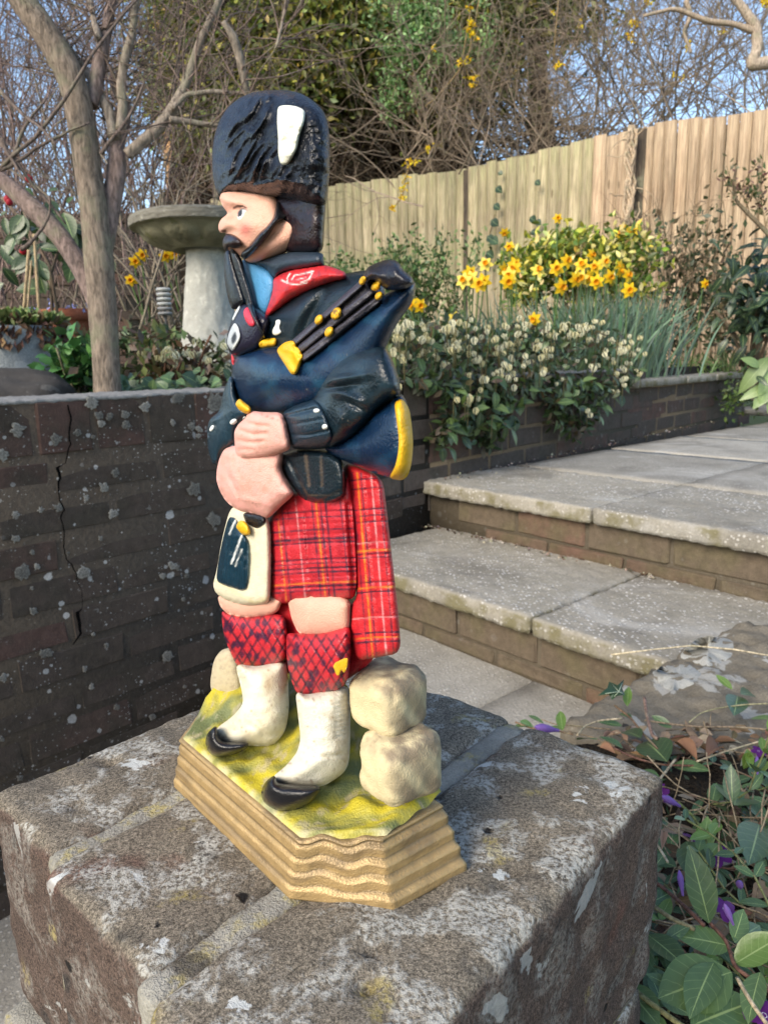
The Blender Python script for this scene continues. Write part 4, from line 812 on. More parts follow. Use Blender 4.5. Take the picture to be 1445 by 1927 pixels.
patio = tag(bpy.data.objects.new('patio', None), kind='structure'); COL.objects.link(patio)
for k in range(9):
    for j in range(6):
        a = -3.0 + tj - .6 + (k) * .6 + (0.0); d = .455 + j * .6
        o = np.array([E1[0], E1[1], 0]) + st * (a + .3) + sn * (d + .3) + ez * (.296 - .02)
        if (o - W0) @ wn > -.1 or a > 3.3: continue
        worn_block('slab', o + ez * random.uniform(-.002, .002), .599, .599, .04, M_paving, patio, .05, .0025, .003, k * 7 + j, st, sn)
paving = tag(bpy.data.objects.new('paving', None), kind='structure'); COL.objects.link(paving)
tj3 = ((WZ(926, 1317, 0) - E3) @ st)
for k in range(-3, 3):
    for j in range(-1, 0):
        a = tj3 + k * .6; d = .03 + j * .45
        o = np.array([E3[0], E3[1], 0]) + st * (a + .3) + sn * (d + .225) + ez * -.02
        if (o - W0) @ wn > .12: continue
        worn_block('slab', o + ez * random.uniform(-.002, .002), .597, .447, .04, M_paving, paving, .05, .004, .003, k * 7 + j, st, sn)

riser(np.array([E3[0], E3[1], 0]) - sn * .42, -.042, -.45, -.5, 1.3, .05)
# ---- rough stones beside the steps
def boulder(name, outline, z, th, mat, label, cat, amp=.01, parent=None, group=None, dome=.03):
    P = smooth_closed(outline, 9, 2); lo, hi = P.min(0), P.max(0)
    gx, gy = np.meshgrid(np.arange(lo[0], hi[0], 9), np.arange(lo[1], hi[1], 9)); X = np.stack([gx.ravel(), gy.ravel()], 1); X = X[inside(X, P)]; X = X[segdist(X, P) > 5]
    nb = len(P); A = np.vstack([P, X]); r = delaunay_2d_cdt([Vector(p) for p in A], [], [list(range(nb))], 1, 1e-4)
    A = np.array([tuple(v) for v in r[0]]); tri = np.array([f for f in r[2] if len(f) == 3]); d = segdist(A, P); d[~inside(A, P)] = 0
    W = np.array([WZ(x, y, z) for x, y in A]); pr = np.sqrt(np.clip(1 - (1 - np.clip(d / 70, 0, 1)) ** 2, 0, 1))
    nz = np.array([mnoise.fractal(Vector(p * 11), .75, 2.2, 6) + .35 * mnoise.noise(Vector(p * 70)) for p in W]); W[:, 2] += dome * (pr - 1) + amp * nz * (.3 + pr)
    B = W.copy(); B[:, 2] = z - th; m = len(A)
    x = (A[tri[:, 1], 0] - A[tri[:, 0], 0]) * (A[tri[:, 2], 1] - A[tri[:, 0], 1]) - (A[tri[:, 1], 1] - A[tri[:, 0], 1]) * (A[tri[:, 2], 0] - A[tri[:, 0], 0]); tri[x > 0] = tri[x > 0][:, ::-1]
    e = {(f[i], f[(i + 1) % 3]) for f in tri for i in range(3)}; rim = [(v, u, u + m, v + m) for u, v in e if (v, u) not in e]
    o = link(name, mesh(name, np.vstack([W, B]), [np.vstack([tri, tri[:, ::-1] + m]), np.array(rim)], mat)); return tag(o, label, cat, group)
bk0 = boulder('soil_bank', [(955, 1392), (1060, 1378), (1140, 1372), (1230, 1392), (1600, 1390), (1950, 1500), (1950, 2350), (1120, 2350), (1180, 1950), (1232, 1650), (1222, 1480), (1100, 1402)], .205, .62, M_soil, None, None, .012); tag(bk0, kind='structure')
c0 = WZ(1212, 1262, .185)
bo = tag(worn_block('flat_stone', c0 + st * .33 + sn * .05 - ez * .13, .66, .56, .26, M_rock2, None, .011, .022, .010, 77, st, sn), 'flat sandstone block with pale lichen patches at the right end of the lower step', 'stone')
for q in (((1275, 1232), (1300, 1205), (1335, 1193), (1378, 1205), (1385, 1220), (1372, 1245), (1330, 1252), (1290, 1245)), ((1222, 1270), (1245, 1252), (1290, 1250), (1322, 1262), (1310, 1285), (1270, 1302), (1240, 1292))):
    P = smooth_closed(q, 4, 2); P = P + 9 * (np.stack([fnoise(P[:, 0] / 9, P[:, 1] / 9, 3), fnoise(P[:, 0] / 9, P[:, 1] / 9, 8)], 1) - .5)
    V = []; c = P.mean(0)
    for f, dz in ((1, .0), (.93, .0022), (.5, .0026)): V += [(c + (p - c) * f, dz) for p in P]
    V.append((c, .0028)); bv = [v.co.copy() for v in bo.data.vertices]; from mathutils.bvhtree import BVHTree
    bt = BVHTree.FromPolygons(bv, [tuple(p.vertices) for p in bo.data.polygons]); out = []
    for (p, dz) in V:
        d = Vector(ray(*p)).normalized(); h = bt.ray_cast(Vector(CAMP), d)
        hp = h[0] if h[0] is not None else Vector(WZ(p[0], p[1], .205)); out.append(np.array(hp) + ez * (dz - .001))
    n = len(P); fq = []; ft = []
    for r_ in range(2):
        for i in range(n): fq.append((r_ * n + i, r_ * n + n + i, r_ * n + n + (i + 1) % n, r_ * n + (i + 1) % n))
    for i in range(n): ft.append((2 * n + i, 3 * n, 2 * n + (i + 1) % n))
    link('lichen_patch', mesh('lichen_patch', np.array(out), [np.array(fq), np.array(ft)], stone('lichen_crust', (0.22, 0.22, 0.195), (0.42, 0.415, 0.38), (0.22, 0.21, 0.18), 60, .6)), bo)
# dark rock on the bed behind the wall
def lump(name, c, r, mat, label, cat, seed=0, parent=None, sub=4, amp=.22, group=None):
    bm = bmesh.new(); bmesh.ops.create_icosphere(bm, subdivisions=sub, radius=1)
    for v in bm.verts:
        n = mnoise.fractal(v.co * 1.3 + Vector((seed, seed * 2, 0)), .9, 2.1, 4); v.co *= 1 + amp * n
        v.co = Vector((v.co.x * r[0], v.co.y * r[1], v.co.z * r[2])) + Vector(c)
    me = bpy.data.meshes.new(name); bm.to_mesh(me); bm.free(); me.materials.append(mat)
    for p in me.polygons: p.use_smooth = True
    return tag(link(name, me, parent), label, cat, group)
c = WY(35, 748, 1.72); lump('dark_rock', c + np.array([-.06, .04, -.03]), (.20, .15, .095), M_rock, 'dark grey rounded rock lying on the bed behind the left end of the wall', 'rock', 3)

# ================================================================== plant builders
def leaf_t(w=.45, n=4, fold=.12, curl=.15, p=.9, tip=1.0):
    """a folded, curved leaf one unit long: vertices, quads, uv"""
    V = []; U = []
    for i in range(n + 1):
        v = i / n; h = w * .5 * max(.0, math.sin(math.pi * v ** p)) ** .8
        if i == n: h = .004
        if i == 0: h = max(h, .015)
        for u in (-1, 0, 1): V.append((u * h, v, fold * abs(u) * h * 2 - curl * v * v)); U.append((u, v))
    q = []
    for i in range(n):
        for u in (0, 1): a = i * 3 + u; q.append((a, a + 1, a + 4, a + 3))
    return np.array(V), np.array(q), np.array(U)
def orient(D, N):
    """frames (n,3,3) with y along D and z near N"""
    D = D / (np.linalg.norm(D, axis=1)[:, None] + 1e-9); X = np.cross(D, N); X /= np.linalg.norm(X, axis=1)[:, None] + 1e-9
    return np.stack([X, D, np.cross(X, D)], -1)
def cloud(name, tmpl, P, D, N, size, col, mat, parent=None, wid=None):
    V, q, U = tmpl; n = len(P); R = orient(np.asarray(D, float), np.asarray(N, float)); size = np.broadcast_to(np.asarray(size, float), (n,))
    L = V[None] * size[:, None, None]
    if wid is not None: L = L * np.stack([np.broadcast_to(wid, (n,)), np.ones(n), np.ones(n)], -1)[:, None]
    W = np.einsum('nij,nkj->nki', R, L) + np.asarray(P)[:, None]
    k = len(V); Q = (q[None] + (np.arange(n) * k)[:, None, None]).reshape(-1, 4)
    C = np.repeat(np.broadcast_to(np.asarray(col, float), (n, 3)), k, axis=0)
    return link(name, mesh(name, W.reshape(-1, 3), Q, mat, C, np.tile(U, (n, 1))), parent)
def rcol(n, *cols, j=.25):
    c = np.asarray(cols, float); k = RNG.integers(0, len(c), n); return c[k] * (1 + j * (RNG.random((n, 1)) * 2 - 1)) * (1 + .08 * RNG.standard_normal((n, 3)))
def rdir(n, up=0.3, spread=1.0):
    d = RNG.standard_normal((n, 3)) * spread; d[:, 2] += up; return d / np.linalg.norm(d, axis=1)[:, None]
def wander(p, d, L, n, wob, grav=0.0):
    P = [np.array(p, float)]; d = unit(d)
    for i in range(n):
        d = unit(d + RNG.standard_normal(3) * wob + np.array([0, 0, grav])); P.append(P[-1] + d * L / n)
    return np.array(P)
def twigs(mb, p, d, L, r, depth, wob=.14, k=4, col=(.2, .15, .1), nb=4, grav=0.0, jit=.25, lean=.8):
    P = wander(p, d, L, 6, wob, grav); rr = np.linspace(r, r * .45, 7)
    c = np.asarray(col) * (1 + jit * (RNG.random() * 2 - 1)); mb.tube(P, rr, k, c, False)
    if depth > 0:
        for i in range(nb):
            j = RNG.integers(2, 7); dd = unit((P[min(j, 6)] - P[max(j - 1, 0)])) + RNG.standard_normal(3) * lean
            twigs(mb, P[j], dd, L * RNG.uniform(.35, .7), r * .5, depth - 1, wob * 1.3, 3, col, nb, grav, jit, lean)
LT = leaf_t(); LTs = leaf_t(.5, 2, .1, .1); LTr = leaf_t(.75, 3, .1, .25, .8); LTn = leaf_t(.22, 3, .1, .2)
def leafobj(me, base, tip, nrm, parent, width=1.0, name='leaf'):
    base = np.asarray(base, float); d = np.asarray(tip, float) - base; L = np.linalg.norm(d); y = d / L
    x = unit(np.cross(y, nrm)); z = np.cross(x, y)
    return link(name, me, parent, mtx(frame(base, x * L * width, y * L, z * L)))
def leafmeshes(name, cnt_, cols, mat, **kw):
    out = []
    for i in range(cnt_):
        V, q, U = leaf_t(kw.get('w', .45) * random.uniform(.88, 1.12), kw.get('n', 5), kw.get('fold', .12) * random.uniform(.5, 1.5), kw.get('curl', .15) * random.uniform(.3, 1.6), kw.get('p', .9))
        out.append(mesh(name, V, q, mat, np.tile(np.asarray(cols[i % len(cols)]), (len(V), 1)), U))
    return out

# ================================================================== fence
fq = [(400, 376, 8.6), (882, 317, 7.2), (1213, 237, 6.05), (1446, 204, 5.62), (1640, 172, 5.3)]
FPT = [WY(*f) for f in fq]
bm_w = {}
def board(mat, kind, seed):
    V = []; rr = random.Random(seed); nz = 6
    w2 = .0475; 
    for k in range(nz + 1):
        z = k / nz; e = .0015 * rr.uniform(-1, 1)
        for x, y in ((-w2, -.020), (w2 + e, -.008), (w2 + e, .004), (-w2, .004)): V.append((x, y, z))
    q = []
    for k in range(nz):
        for j in range(4): q.append((k * 4 + j, k * 4 + (j + 1) % 4, k * 4 + 4 + (j + 1) % 4, k * 4 + 4 + j))
    q += [(3, 2, 1, 0), (nz * 4, nz * 4 + 1, nz * 4 + 2, nz * 4 + 3)]
    me = mesh('board', np.array(V), np.array(q), mat, None, None, False); return me
BW1 = [board(M_wood1, 0, k) for k in range(3)]; BW2 = [board(M_wood2, 0, k) for k in range(3)]
flab = ['pale greenish fence panel of upright boards at the left, behind the statue', 'middle fence panel of upright boards with ivy and a frayed right end', 'worn tan fence panel at the right behind the rose']
M_post = bark('post_wood', 60, .6, .08)
for i in range(4):
    A, B = FPT[i], FPT[i + 1]
    if i == 3: pass
    d = B - A; L = np.linalg.norm(d[:2]); u = unit([d[0], d[1], 0]); nrm = np.array([u[1], -u[0], 0.0])
    if i < 3: fen = empty('garden_fence', ((A + B) / 2) * np.array([1, 1, 0]) + ez * .5, flab[i], 'fence', 'fence panels behind the flower bed')
    nbd = int(L / (.100 if i < 2 else .085)); pitch = L / nbd
    for k in range(nbd):
        f = (k + .5) / nbd; p = A + d * f
        if i in (0, 1) and k == nbd - 1 and i == 0: pass
        top = p[2] + random.uniform(-.012, .012) - (.02 if i == 1 and k > nbd * .8 else 0)
        h = top - .30; worn = (i == 1 and random.random() < (f - .42) / .42) or i >= 2
        x = unit(u + nrm * random.uniform(-.04, .04)); wscale = pitch / .100
        lean = nrm * random.uniform(-.006, .006) + u * (.02 * (i == 1) + random.uniform(-.004, .004) - .012)
        M = frame([p[0] + nrm[0] * random.uniform(0, .006), p[1], .30], x * wscale, np.cross(ez, x) , ez * h + lean * h)
        link('board', random.choice(BW2 if worn else BW1), fen, mtx(M))
    mb = MB(); mb.box((0, .008, .30), (L, .011, min(A[2], B[2]) - .06), frame([A[0], A[1], 0], u, np.array([-u[1], u[0], 0]), ez), (.05, .04, .025)); mb.build('backing', M_post, fen, False)  # added dark sheet behind the boards, so the gaps show as shade
    for zz_ in (.75, 1.35, 1.95):
        mb = MB(); mb.box((0, .012, zz_), (L, .05, zz_ + .07), frame([A[0], A[1], 0], u, np.array([-u[1], u[0], 0]), ez), (.10, .08, .05)); mb.build('rail', M_post, fen, False)
for i, lb in ((1, 'dark narrow fence post between the left and middle panels'), (2, 'dark fence post in the gap left of the worn tan panel')):
    p = FPT[i]; mb = MB(); mb.box((p[0] - .05, p[1] - .02, .2), (p[0] + .05, p[1] + .06, p[2] - .02), None, (.07, .055, .04)); tag(mb.build('fence_post', M_post, None, False), lb, 'fence post', 'posts between the fence panels')
# frayed climbing stem on the fence
mb = MB()
for k in range(7):
    pts = []
    for j, y in enumerate(np.linspace(236, 430, 12)):
        p = WY(1183 + 7 * math.sin(j * 1.3 + k) + k * 1.5 - j * .6, y, 6.0 - .03 * random.random()); pts.append(p)
    mb.tube(pts, .012, 5, np.array((.38, .29, .20)) * random.uniform(.8, 1.2))
for k in range(16):
    y = random.uniform(240, 460); p = WY(1183 + random.uniform(-10, 14), y, 6.0); twigs(mb, p, (random.uniform(-1, 1), -.2, random.uniform(-1, .6)), .25, .006, 0, .3, 4, (.40, .31, .21))
tag(mb.build('climber_stem', M_twig), 'twisted tan climber stem hanging down the right end of the middle fence panel', 'climber')
# ivy on the fence
ivm = leafmeshes('leaf', 3, [(.018, .045, .018), (.025, .06, .022)], M_leafv, w=.9, n=4, p=.75)
iv = empty('ivy', WY(920, 600, 6.6), 'thin trail of dark ivy leaves climbing the middle fence panel', 'ivy')
mb = MB(); mb.tube([WY(x, y, 6.98) for x, y in ((921, 510), (923, 470), (921, 440), (930, 405), (934, 380), (938, 350))], .005, 4, (.10, .07, .04)); mb.build('stem', M_twig, iv); mb = MB(); mb.tube([WY(x, y, 6.7) for x, y in ((1004, 460), (1006, 430), (1004, 412), (1010, 380), (1012, 345))], .004, 4, (.10, .07, .04)); mb.build('stem', M_twig, iv)
for x, y, s in ((921, 478, 13), (929, 452, 14), (922, 448, 12), (930, 418, 13), (934, 388, 11), (938, 356, 11), (1002, 412, 11), (1012, 418, 10), (1004, 436, 9), (1011, 343, 9), (941, 325, 7)):
    Y = 6.9 if x < 980 else 6.62; b = WY(x - s * .5, y - s * .3, Y - .03); t_ = WY(x + s * .6, y + s * .5, Y - .05); leafobj(random.choice(ivm), b, t_, (-.3, -1, .3), iv, 1.0)

# ================================================================== bird bath
bc = WY(398, 640, 2.32); bz = .585
bath = empty('bird_bath', (bc[0], bc[1], bz), 'stone bird bath with a wide leaf carved bowl on a rough flared pedestal', 'bird bath')
def zat(y, px=0): return WY(378, y, 2.32 - px / F * 2.32 * .98)[2]
def rat(px): return px * (.955 if px > 64 else 1) / F * 2.32
mb = MB(); zt = zat(462)
prof = [(rat(63), zat(700)), (rat(60), zat(680)), (rat(52), zat(640)), (rat(45), zat(590)), (rat(39), zat(535)), (rat(34), zat(500)), (rat(34), zat(478)), (rat(36), zat(466)), (rat(37), zat(458)), (rat(20), zat(455))]
k = 80; a = np.arange(k) * 2 * math.pi / k; Vp = []
pr = []
for (r0, z0), (r1, z1) in zip(prof[:-1], prof[1:]):
    for s in range(7): pr.append((r0 + (r1 - r0) * s / 7, z0 + (z1 - z0) * s / 7))
for i, (r, z) in enumerate(pr):
    rr = np.array([r * (1 + .05 * mnoise.fractal(Vector((math.cos(t) * 4, math.sin(t) * 4, z * 26)), .8, 2.2, 4) - .035 * (abs(math.sin(t * 4.5 + 2.2 * mnoise.noise(Vector((t, z * 6, 0))))) < .05)) for t in a]); Vp.append(np.stack([bc[0] + rr * np.cos(a), bc[1] + rr * np.sin(a), np.full(k, z)], -1))
n_ = len(Vp); i = np.arange(n_ - 1)[:, None] * k; j = np.arange(k)[None]; j2 = (j + 1) % k
link('pedestal', mesh('pedestal', np.concatenate(Vp), np.stack([i + j, i + j2, i + k + j2, i + k + j], -1).reshape(-1, 4), M_bathstone), bath)
zr = zat(383, 124); prof = [(rat(34), zat(457, 34)), (rat(56), zat(464, 56)), (rat(68), zat(458, 68)), (rat(84), zat(444, 84)), (rat(104), zat(428, 104)), (rat(122), zat(410, 122)), (rat(128), zat(407, 128)), (rat(131), zat(405, 131)), (rat(132), zat(394, 132)), (rat(130), zat(386, 130)), (rat(124), zr), (rat(118), zr + .002), (rat(112), zr - .012), (rat(70), zr - .04), (0.001, zr - .05)]
pr = []
for (r0, z0), (r1, z1) in zip(prof[:-1], prof[1:]):
    for s in range(5): pr.append((r0 + (r1 - r0) * s / 5, z0 + (z1 - z0) * s / 5))
k = 160; a = np.arange(k) * 2 * math.pi / k; Vp = []
for i, (r, z) in enumerate(pr):
    v = np.clip((r - rat(62)) / (rat(118) - rat(62)), 0, 1) if i < 30 else 0
    rel = np.zeros(k)
    if 0 < v < 1 and i < 30:                                    # carved leaves under the bowl
        w_ = (a * 9 / (2 * math.pi)) % 1 - .5; lf = np.clip(1 - (np.abs(w_) / (.46 * math.sin(math.pi * min(1, v * .8 + .1)) + .02)) ** 4, 0, 1); rel = .010 * lf * math.sin(math.pi * v) - .006 * np.exp(-(w_ / .03) ** 2) + .0028 * lf * np.sin((v * 60 - np.abs(w_) * 50))
    rr = r + rel + .0012 * RNG.standard_normal(k) * (i > 28); Vp.append(np.stack([bc[0] + rr * np.cos(a), bc[1] + rr * np.sin(a), np.full(k, z) - rel * .6], -1))
n_ = len(Vp); i = np.arange(n_ - 1)[:, None] * k; j = np.arange(k)[None]; j2 = (j + 1) % k
VV = np.concatenate(Vp); QQ = np.stack([i + j, i + j2, i + k + j2, i + k + j], -1); link('bowl', mesh('bowl', VV, QQ[:33].reshape(-1, 4), M_bathbowl), bath); link('rim', mesh('rim', VV, QQ[33:].reshape(-1, 4), M_rim), bath)

# ================================================================== trees
def px_limb(mb, pts, Y, col, k=12, dy=None, rn=.06):
    """pts: (px, py, width px); Y distance"""
    n = len(pts); P = []; R = []
    for i, (x, y, w_) in enumerate(pts):
        yy = Y if dy is None else Y + dy * i / max(1, n - 1); P.append(WY(x, y, yy)); R.append(w_ / 2 / F * yy)
    P = np.array(P); R = np.array(R); m = max(8, n * 6); u = np.linspace(0, n - 1, m); Q = np.stack([np.interp(u, np.arange(n), P[:, c]) for c in range(3)], 1)
    for _ in range(2): Q[1:-1] = (Q[:-2] + 2 * Q[1:-1] + Q[2:]) / 4
    rr = np.interp(u, np.arange(n), R) * (1 + rn * np.array([mnoise.noise(Vector(q * 12)) for q in Q])); mb.tube(Q, rr, k, col); return Q, rr
TC = (0.19, 0.15, 0.115); TC2 = (0.21, 0.155, 0.135)
tree = empty('garden_tree', WY(205, 748, 1.72), 'bare grey brown multi stemmed tree rising behind the left wall', 'tree')
mb = MB(); tk1, _ = px_limb(mb, [(206, 775, 52), (202, 720, 48), (198, 640, 49), (192, 560, 50), (186, 480, 50), (178, 400, 47), (168, 330, 46), (158, 260, 46), (148, 195, 46), (132, 140, 48), (105, 90, 46), (75, 45, 44), (45, 5, 42), (0, -60, 38)], 1.72, TC, 16); mb.build('trunk', M_bark, tree)
limbs = [[(196, 600, 36), (172, 545, 34), (150, 500, 34), (118, 450, 34), (82, 410, 34), (45, 375, 32), (0, 335, 28), (-60, 290, 24)],
         [(196, 470, 34), (206, 400, 36), (218, 340, 34), (222, 300, 32), (218, 275, 28), (232, 240, 20), (238, 200, 20), (222, 170, 18), (214, 150, 14)],
         [(240, 292, 20), (265, 270, 20), (295, 245, 20), (325, 205, 18), (345, 170, 16), (360, 130, 15), (378, 75, 13), (405, 20, 12), (425, -30, 10)],
         [(168, 195, 30), (180, 170, 27), (186, 130, 24), (196, 80, 21), (206, 30, 18), (214, -30, 15)],
         [(228, 245, 18), (232, 200, 16), (228, 160, 16), (236, 110, 16), (250, 60, 14), (256, 0, 12), (262, -40, 10)],
         [(215, 260, 20), (208, 215, 18), (190, 180, 16), (170, 145, 14), (140, 105, 12), (120, 75, 10)],
         [(325, 205, 10), (350, 178, 9), (400, 172, 8), (450, 176, 7), (520, 175, 6)], [(320, 225, 12), (350, 228, 10), (400, 236, 8), (440, 232, 6)],
         [(186, 75, 14), (178, 40, 11), (168, -10, 9)], [(420, 40, 9), (440, 70, 16), (452, 110, 15), (460, 150, 14), (466, 190, 12)], [(520, 90, 5), (532, 40, 5), (540, -5, 5)]]
for L in limbs:
    mb = MB(); q, r = px_limb(mb, L, 1.74, TC2 if L[0][2] > 24 else (.24, .20, .16), 10, .05); mb.build('limb', M_bark, tree)
mb = MB()
for L in limbs[1:] + [[(148, 195, 40), (75, 45, 40)]]:
    for k in range(9):
        i = random.randrange(len(L) - 1); f = random.random(); x = L[i][0] * (1 - f) + L[i + 1][0] * f; y = L[i][1] * (1 - f) + L[i + 1][1] * f
        twigs(mb, WY(x, y, 1.76), (random.uniform(-1, 1), random.uniform(-.1, .5), random.uniform(-.1, 1)), random.uniform(.12, .3), .0022, 2, .16, 4, (.15, .11, .09), 3, .02)
for a_, b_ in (((0, 318), (340, 1)), ((0, 270), (140, 400)), ((0, 320), (190, 290)), ((20, 300), (100, 190)), ((0, 170), (130, 300)), ((40, 470), (150, 430)), ((190, 290), (290, 170)), ((5, 260), (60, 360))):
    mb.tube(wander(WY(*a_, 1.68), WY(*b_, 1.68) - WY(*a_, 1.68), np.linalg.norm(WY(*b_, 1.68) - WY(*a_, 1.68)), 10, .10), np.linspace(.005, .0022, 11), 5, (.13, .10, .085))
tag(mb.build('twigs', M_twig, tree), kind='stuff')
# bare bushes: many stems in a region of the garden
def thicket(name, n, X, Yp, Y, L, r, col, label, cat='shrub', depth=1, up=1.0, side=.5, wob=.14, nb=4, group=None, parent=None, grav=0.0, lean=.8):
    mb = MB()
    for k in range(n):
        p = WY(random.uniform(*X), random.uniform(*Yp), random.uniform(*Y))
        twigs(mb, p, (random.gauss(0, side), random.gauss(0, side * .6), up + random.gauss(0, .25)), random.uniform(*L), random.uniform(*r), depth, wob, 4 if depth < 2 else 3, col, nb, grav, .35, lean)
    o = mb.build(name, M_twig, parent)
    return tag(o, label, cat, group) if label else o
thicket('purple_twig_bush', 120, (-60, 330), (480, 640), (3.2, 4.6), (.7, 1.6), (.003, .007), (.17, .12, .105), 'dense bush of purple brown bare stems between tree and bird bath', depth=2, side=.35, nb=3)
thicket('bare_cane_shrub', 34, (180, 420), (560, 700), (2.6, 3.2), (.4, 1.0), (.003, .006), (.20, .165, .125), 'tangle of pale bare canes behind the bird bath pedestal', depth=1, side=.55, nb=3)
thicket('tall_bare_shrub', 26, (-80, 300), (350, 480), (4.6, 6.5), (1.6, 3.0), (.006, .012), (.11, .08, .075), 'tall dark bare shrub against the blue sky at the far left', depth=2, side=.35, nb=5)
thicket('tall_bare_shrub', 26, (-60, 330), (250, 420), (5.6, 7.5), (1.5, 2.8), (.005, .010), (.12, .09, .085), 'fine twigged bare shrub filling the sky between the tree stems', depth=2, side=.4, nb=5)
# evergreen hedge trees beyond the fence
NT1 = leaf_t(.55, 2, .1, .25, .7)
def crown(name, parent, n, region, Yr, size, cols, mat=M_leaf, clump=26, spread=.28, droop=-.25, tm=NT1):
    C = []
    for k in range(clump):
        x, y = region(); C.append(WY(x, y, random.uniform(*Yr)))
    C = np.array(C); kk = RNG.integers(0, clump, n); sp = spread * (0.5 + RNG.random(clump))[kk][:, None]
    P = C[kk] + RNG.standard_normal((n, 3)) * sp * np.array([1, .8, .7]); D = rdir(n, droop, .9) + (P - C[kk]) * 1.6; shade = (.75 + .5 * RNG.random(clump))[kk][:, None]
    return cloud(name, tm, P, D, rdir(n, .8), size * (.6 + .8 * RNG.random(n)), rcol(n, *cols) * shade, mat, parent)
def rect(x0, x1, y0, y1): return lambda: (random.uniform(x0, x1), random.uniform(y0, y1))
cyp_cols = [(.20, .21, .04), (.15, .19, .045), (.30, .27, .05), (.10, .13, .035)]
for nm, lab, X, Yp, Y, n, cl in (('conifer_tree', 'dark olive conifer over the left fence, directly behind the tall hat', (330, 660), (-220, 220), (8.6, 9.8), 70000, 120), ('conifer_tree', 'olive conifer with brown bare inside, beside the fresh green sprig above the middle panel', (590, 930), (-240, 175), (8.6, 10), 70000, 115), ('conifer_tree', 'thin far conifer at the top edge between sprig and sky', (860, 1100), (-220, 90), (9.4, 10.6), 18000, 44)):
    tr = empty(nm, WY((X[0] + X[1]) / 2, 560, 9.2), lab, 'tree', 'evergreens beyond the fence')
    crown('crown', tr, n, rect(*X, *Yp), Y, .085, cyp_cols, clump=cl, spread=.26)
    for q in range(1):
        mb = MB(); xx = 652 if X[0] == 330 else X[0] + (X[1] - X[0]) * .65; px_limb(mb, [(xx, 480, 60), (xx + 8, 300, 54), (xx - 6, 150, 34), (xx + 5, -100, 20)], 9.6 + .1 * q, (.10, .065, .045), 10); mb.build('trunk', M_bark, tr)
    mb = MB()
    for q in range(60):
        p = WY(random.uniform(*X), random.uniform(190, 350), random.uniform(8.9, 9.6)); twigs(mb, p, (random.gauss(0, 1), random.gauss(0, .3), random.gauss(-.1, .5)), random.uniform(.4, 1.2), .010, 1, .16, 4, (.17, .125, .088), 4)
    tag(mb.build('branches', M_twig, tr), kind='stuff')
# deep shade behind: brown undergrowth, with an added sheet closing off the sky
ub = MB()
for k in range(420):
    p = WY(random.uniform(330, 1150), random.uniform(230, 400), random.uniform(9.4, 10.6)); twigs(ub, p, (random.gauss(0, 1), random.gauss(0, .3), random.gauss(.3, .6)), random.uniform(.5, 1.2), .012, 1, .2, 4, (.17, .125, .09), 4)
tag(ub.build('undergrowth', M_twig), 'brown tangle of dead twigs under the conifers beyond the fence', 'undergrowth', kind='stuff')
bk_ = sheet('hedge_backdrop', lambda u, v: (-4.5 + u * 8.2, 11.2 - u * 1.2 + .4 * np.sin(u * 20), .2 + v * (5.2 + .4 * np.sin(u * 13) + .3 * np.sin(u * 41)) * np.clip((.92 - u) * 3.2, .55, 1) * np.clip((u - .14) * 9, .5, 1)), 60, 20, earth('leaf_litter', (.022, .017, .012), (.075, .055, .036), 6, 1, .2))  # not a real bank: invented sheet standing in for the dense hedge interior
thicket('bare_hedge_shrub', 80, (760, 1100), (260, 400), (7.0, 8.2), (.5, 1.5), (.006, .012), (.26, .20, .145), 'tan bare hedge shrub leaning over the top of the middle fence panel', depth=2, up=.8, side=.7, nb=4)
thicket('bare_hedge_shrub', 40, (1000, 1300), (230, 330), (7.0, 8.6), (.9, 2.0), (.006, .011), (.22, .17, .125), 'wiry bare hedge shrub against blue sky above the gap in the fence', depth=2, up=.9, side=.55, nb=5)
thicket('bare_hedge_shrub', 44, (1180, 1520), (190, 300), (6.4, 8.2), (.8, 2.0), (.005, .010), (.23, .18, .135), 'wiry bare hedge shrub against blue sky above the worn tan fence panel', depth=2, up=.9, side=.55, nb=5)
thicket('far_bare_tree', 60, (900, 1500), (60, 330), (9, 12), (1.8, 3.2), (.008, .014), (.17, .135, .11), 'far lacework of bare branches filling the sky at the upper right', cat='tree', depth=2, up=.9, side=.7, nb=5)
mb = MB(); px_limb(mb, [(1500, 95, 24), (1445, 118, 22), (1412, 122, 20), (1425, 90, 18), (1422, 50, 17), (1400, 20, 14), (1370, -20, 11)], 5.6, (.38, .31, .24), 10)
px_limb(mb, [(1422, 60, 12), (1380, 45, 9), (1330, 40, 9), (1270, 15, 7), (1210, 30, 5)], 5.6, (.34, .27, .2), 8); px_limb(mb, [(1290, 0, 9), (1300, 30, 8), (1285, 60, 6), (1300, 100, 5)], 5.7, (.34, .27, .2), 6)
tag(mb.build('pale_branch', M_bark), 'thick pale twisted branch entering at the top right corner', 'branch')
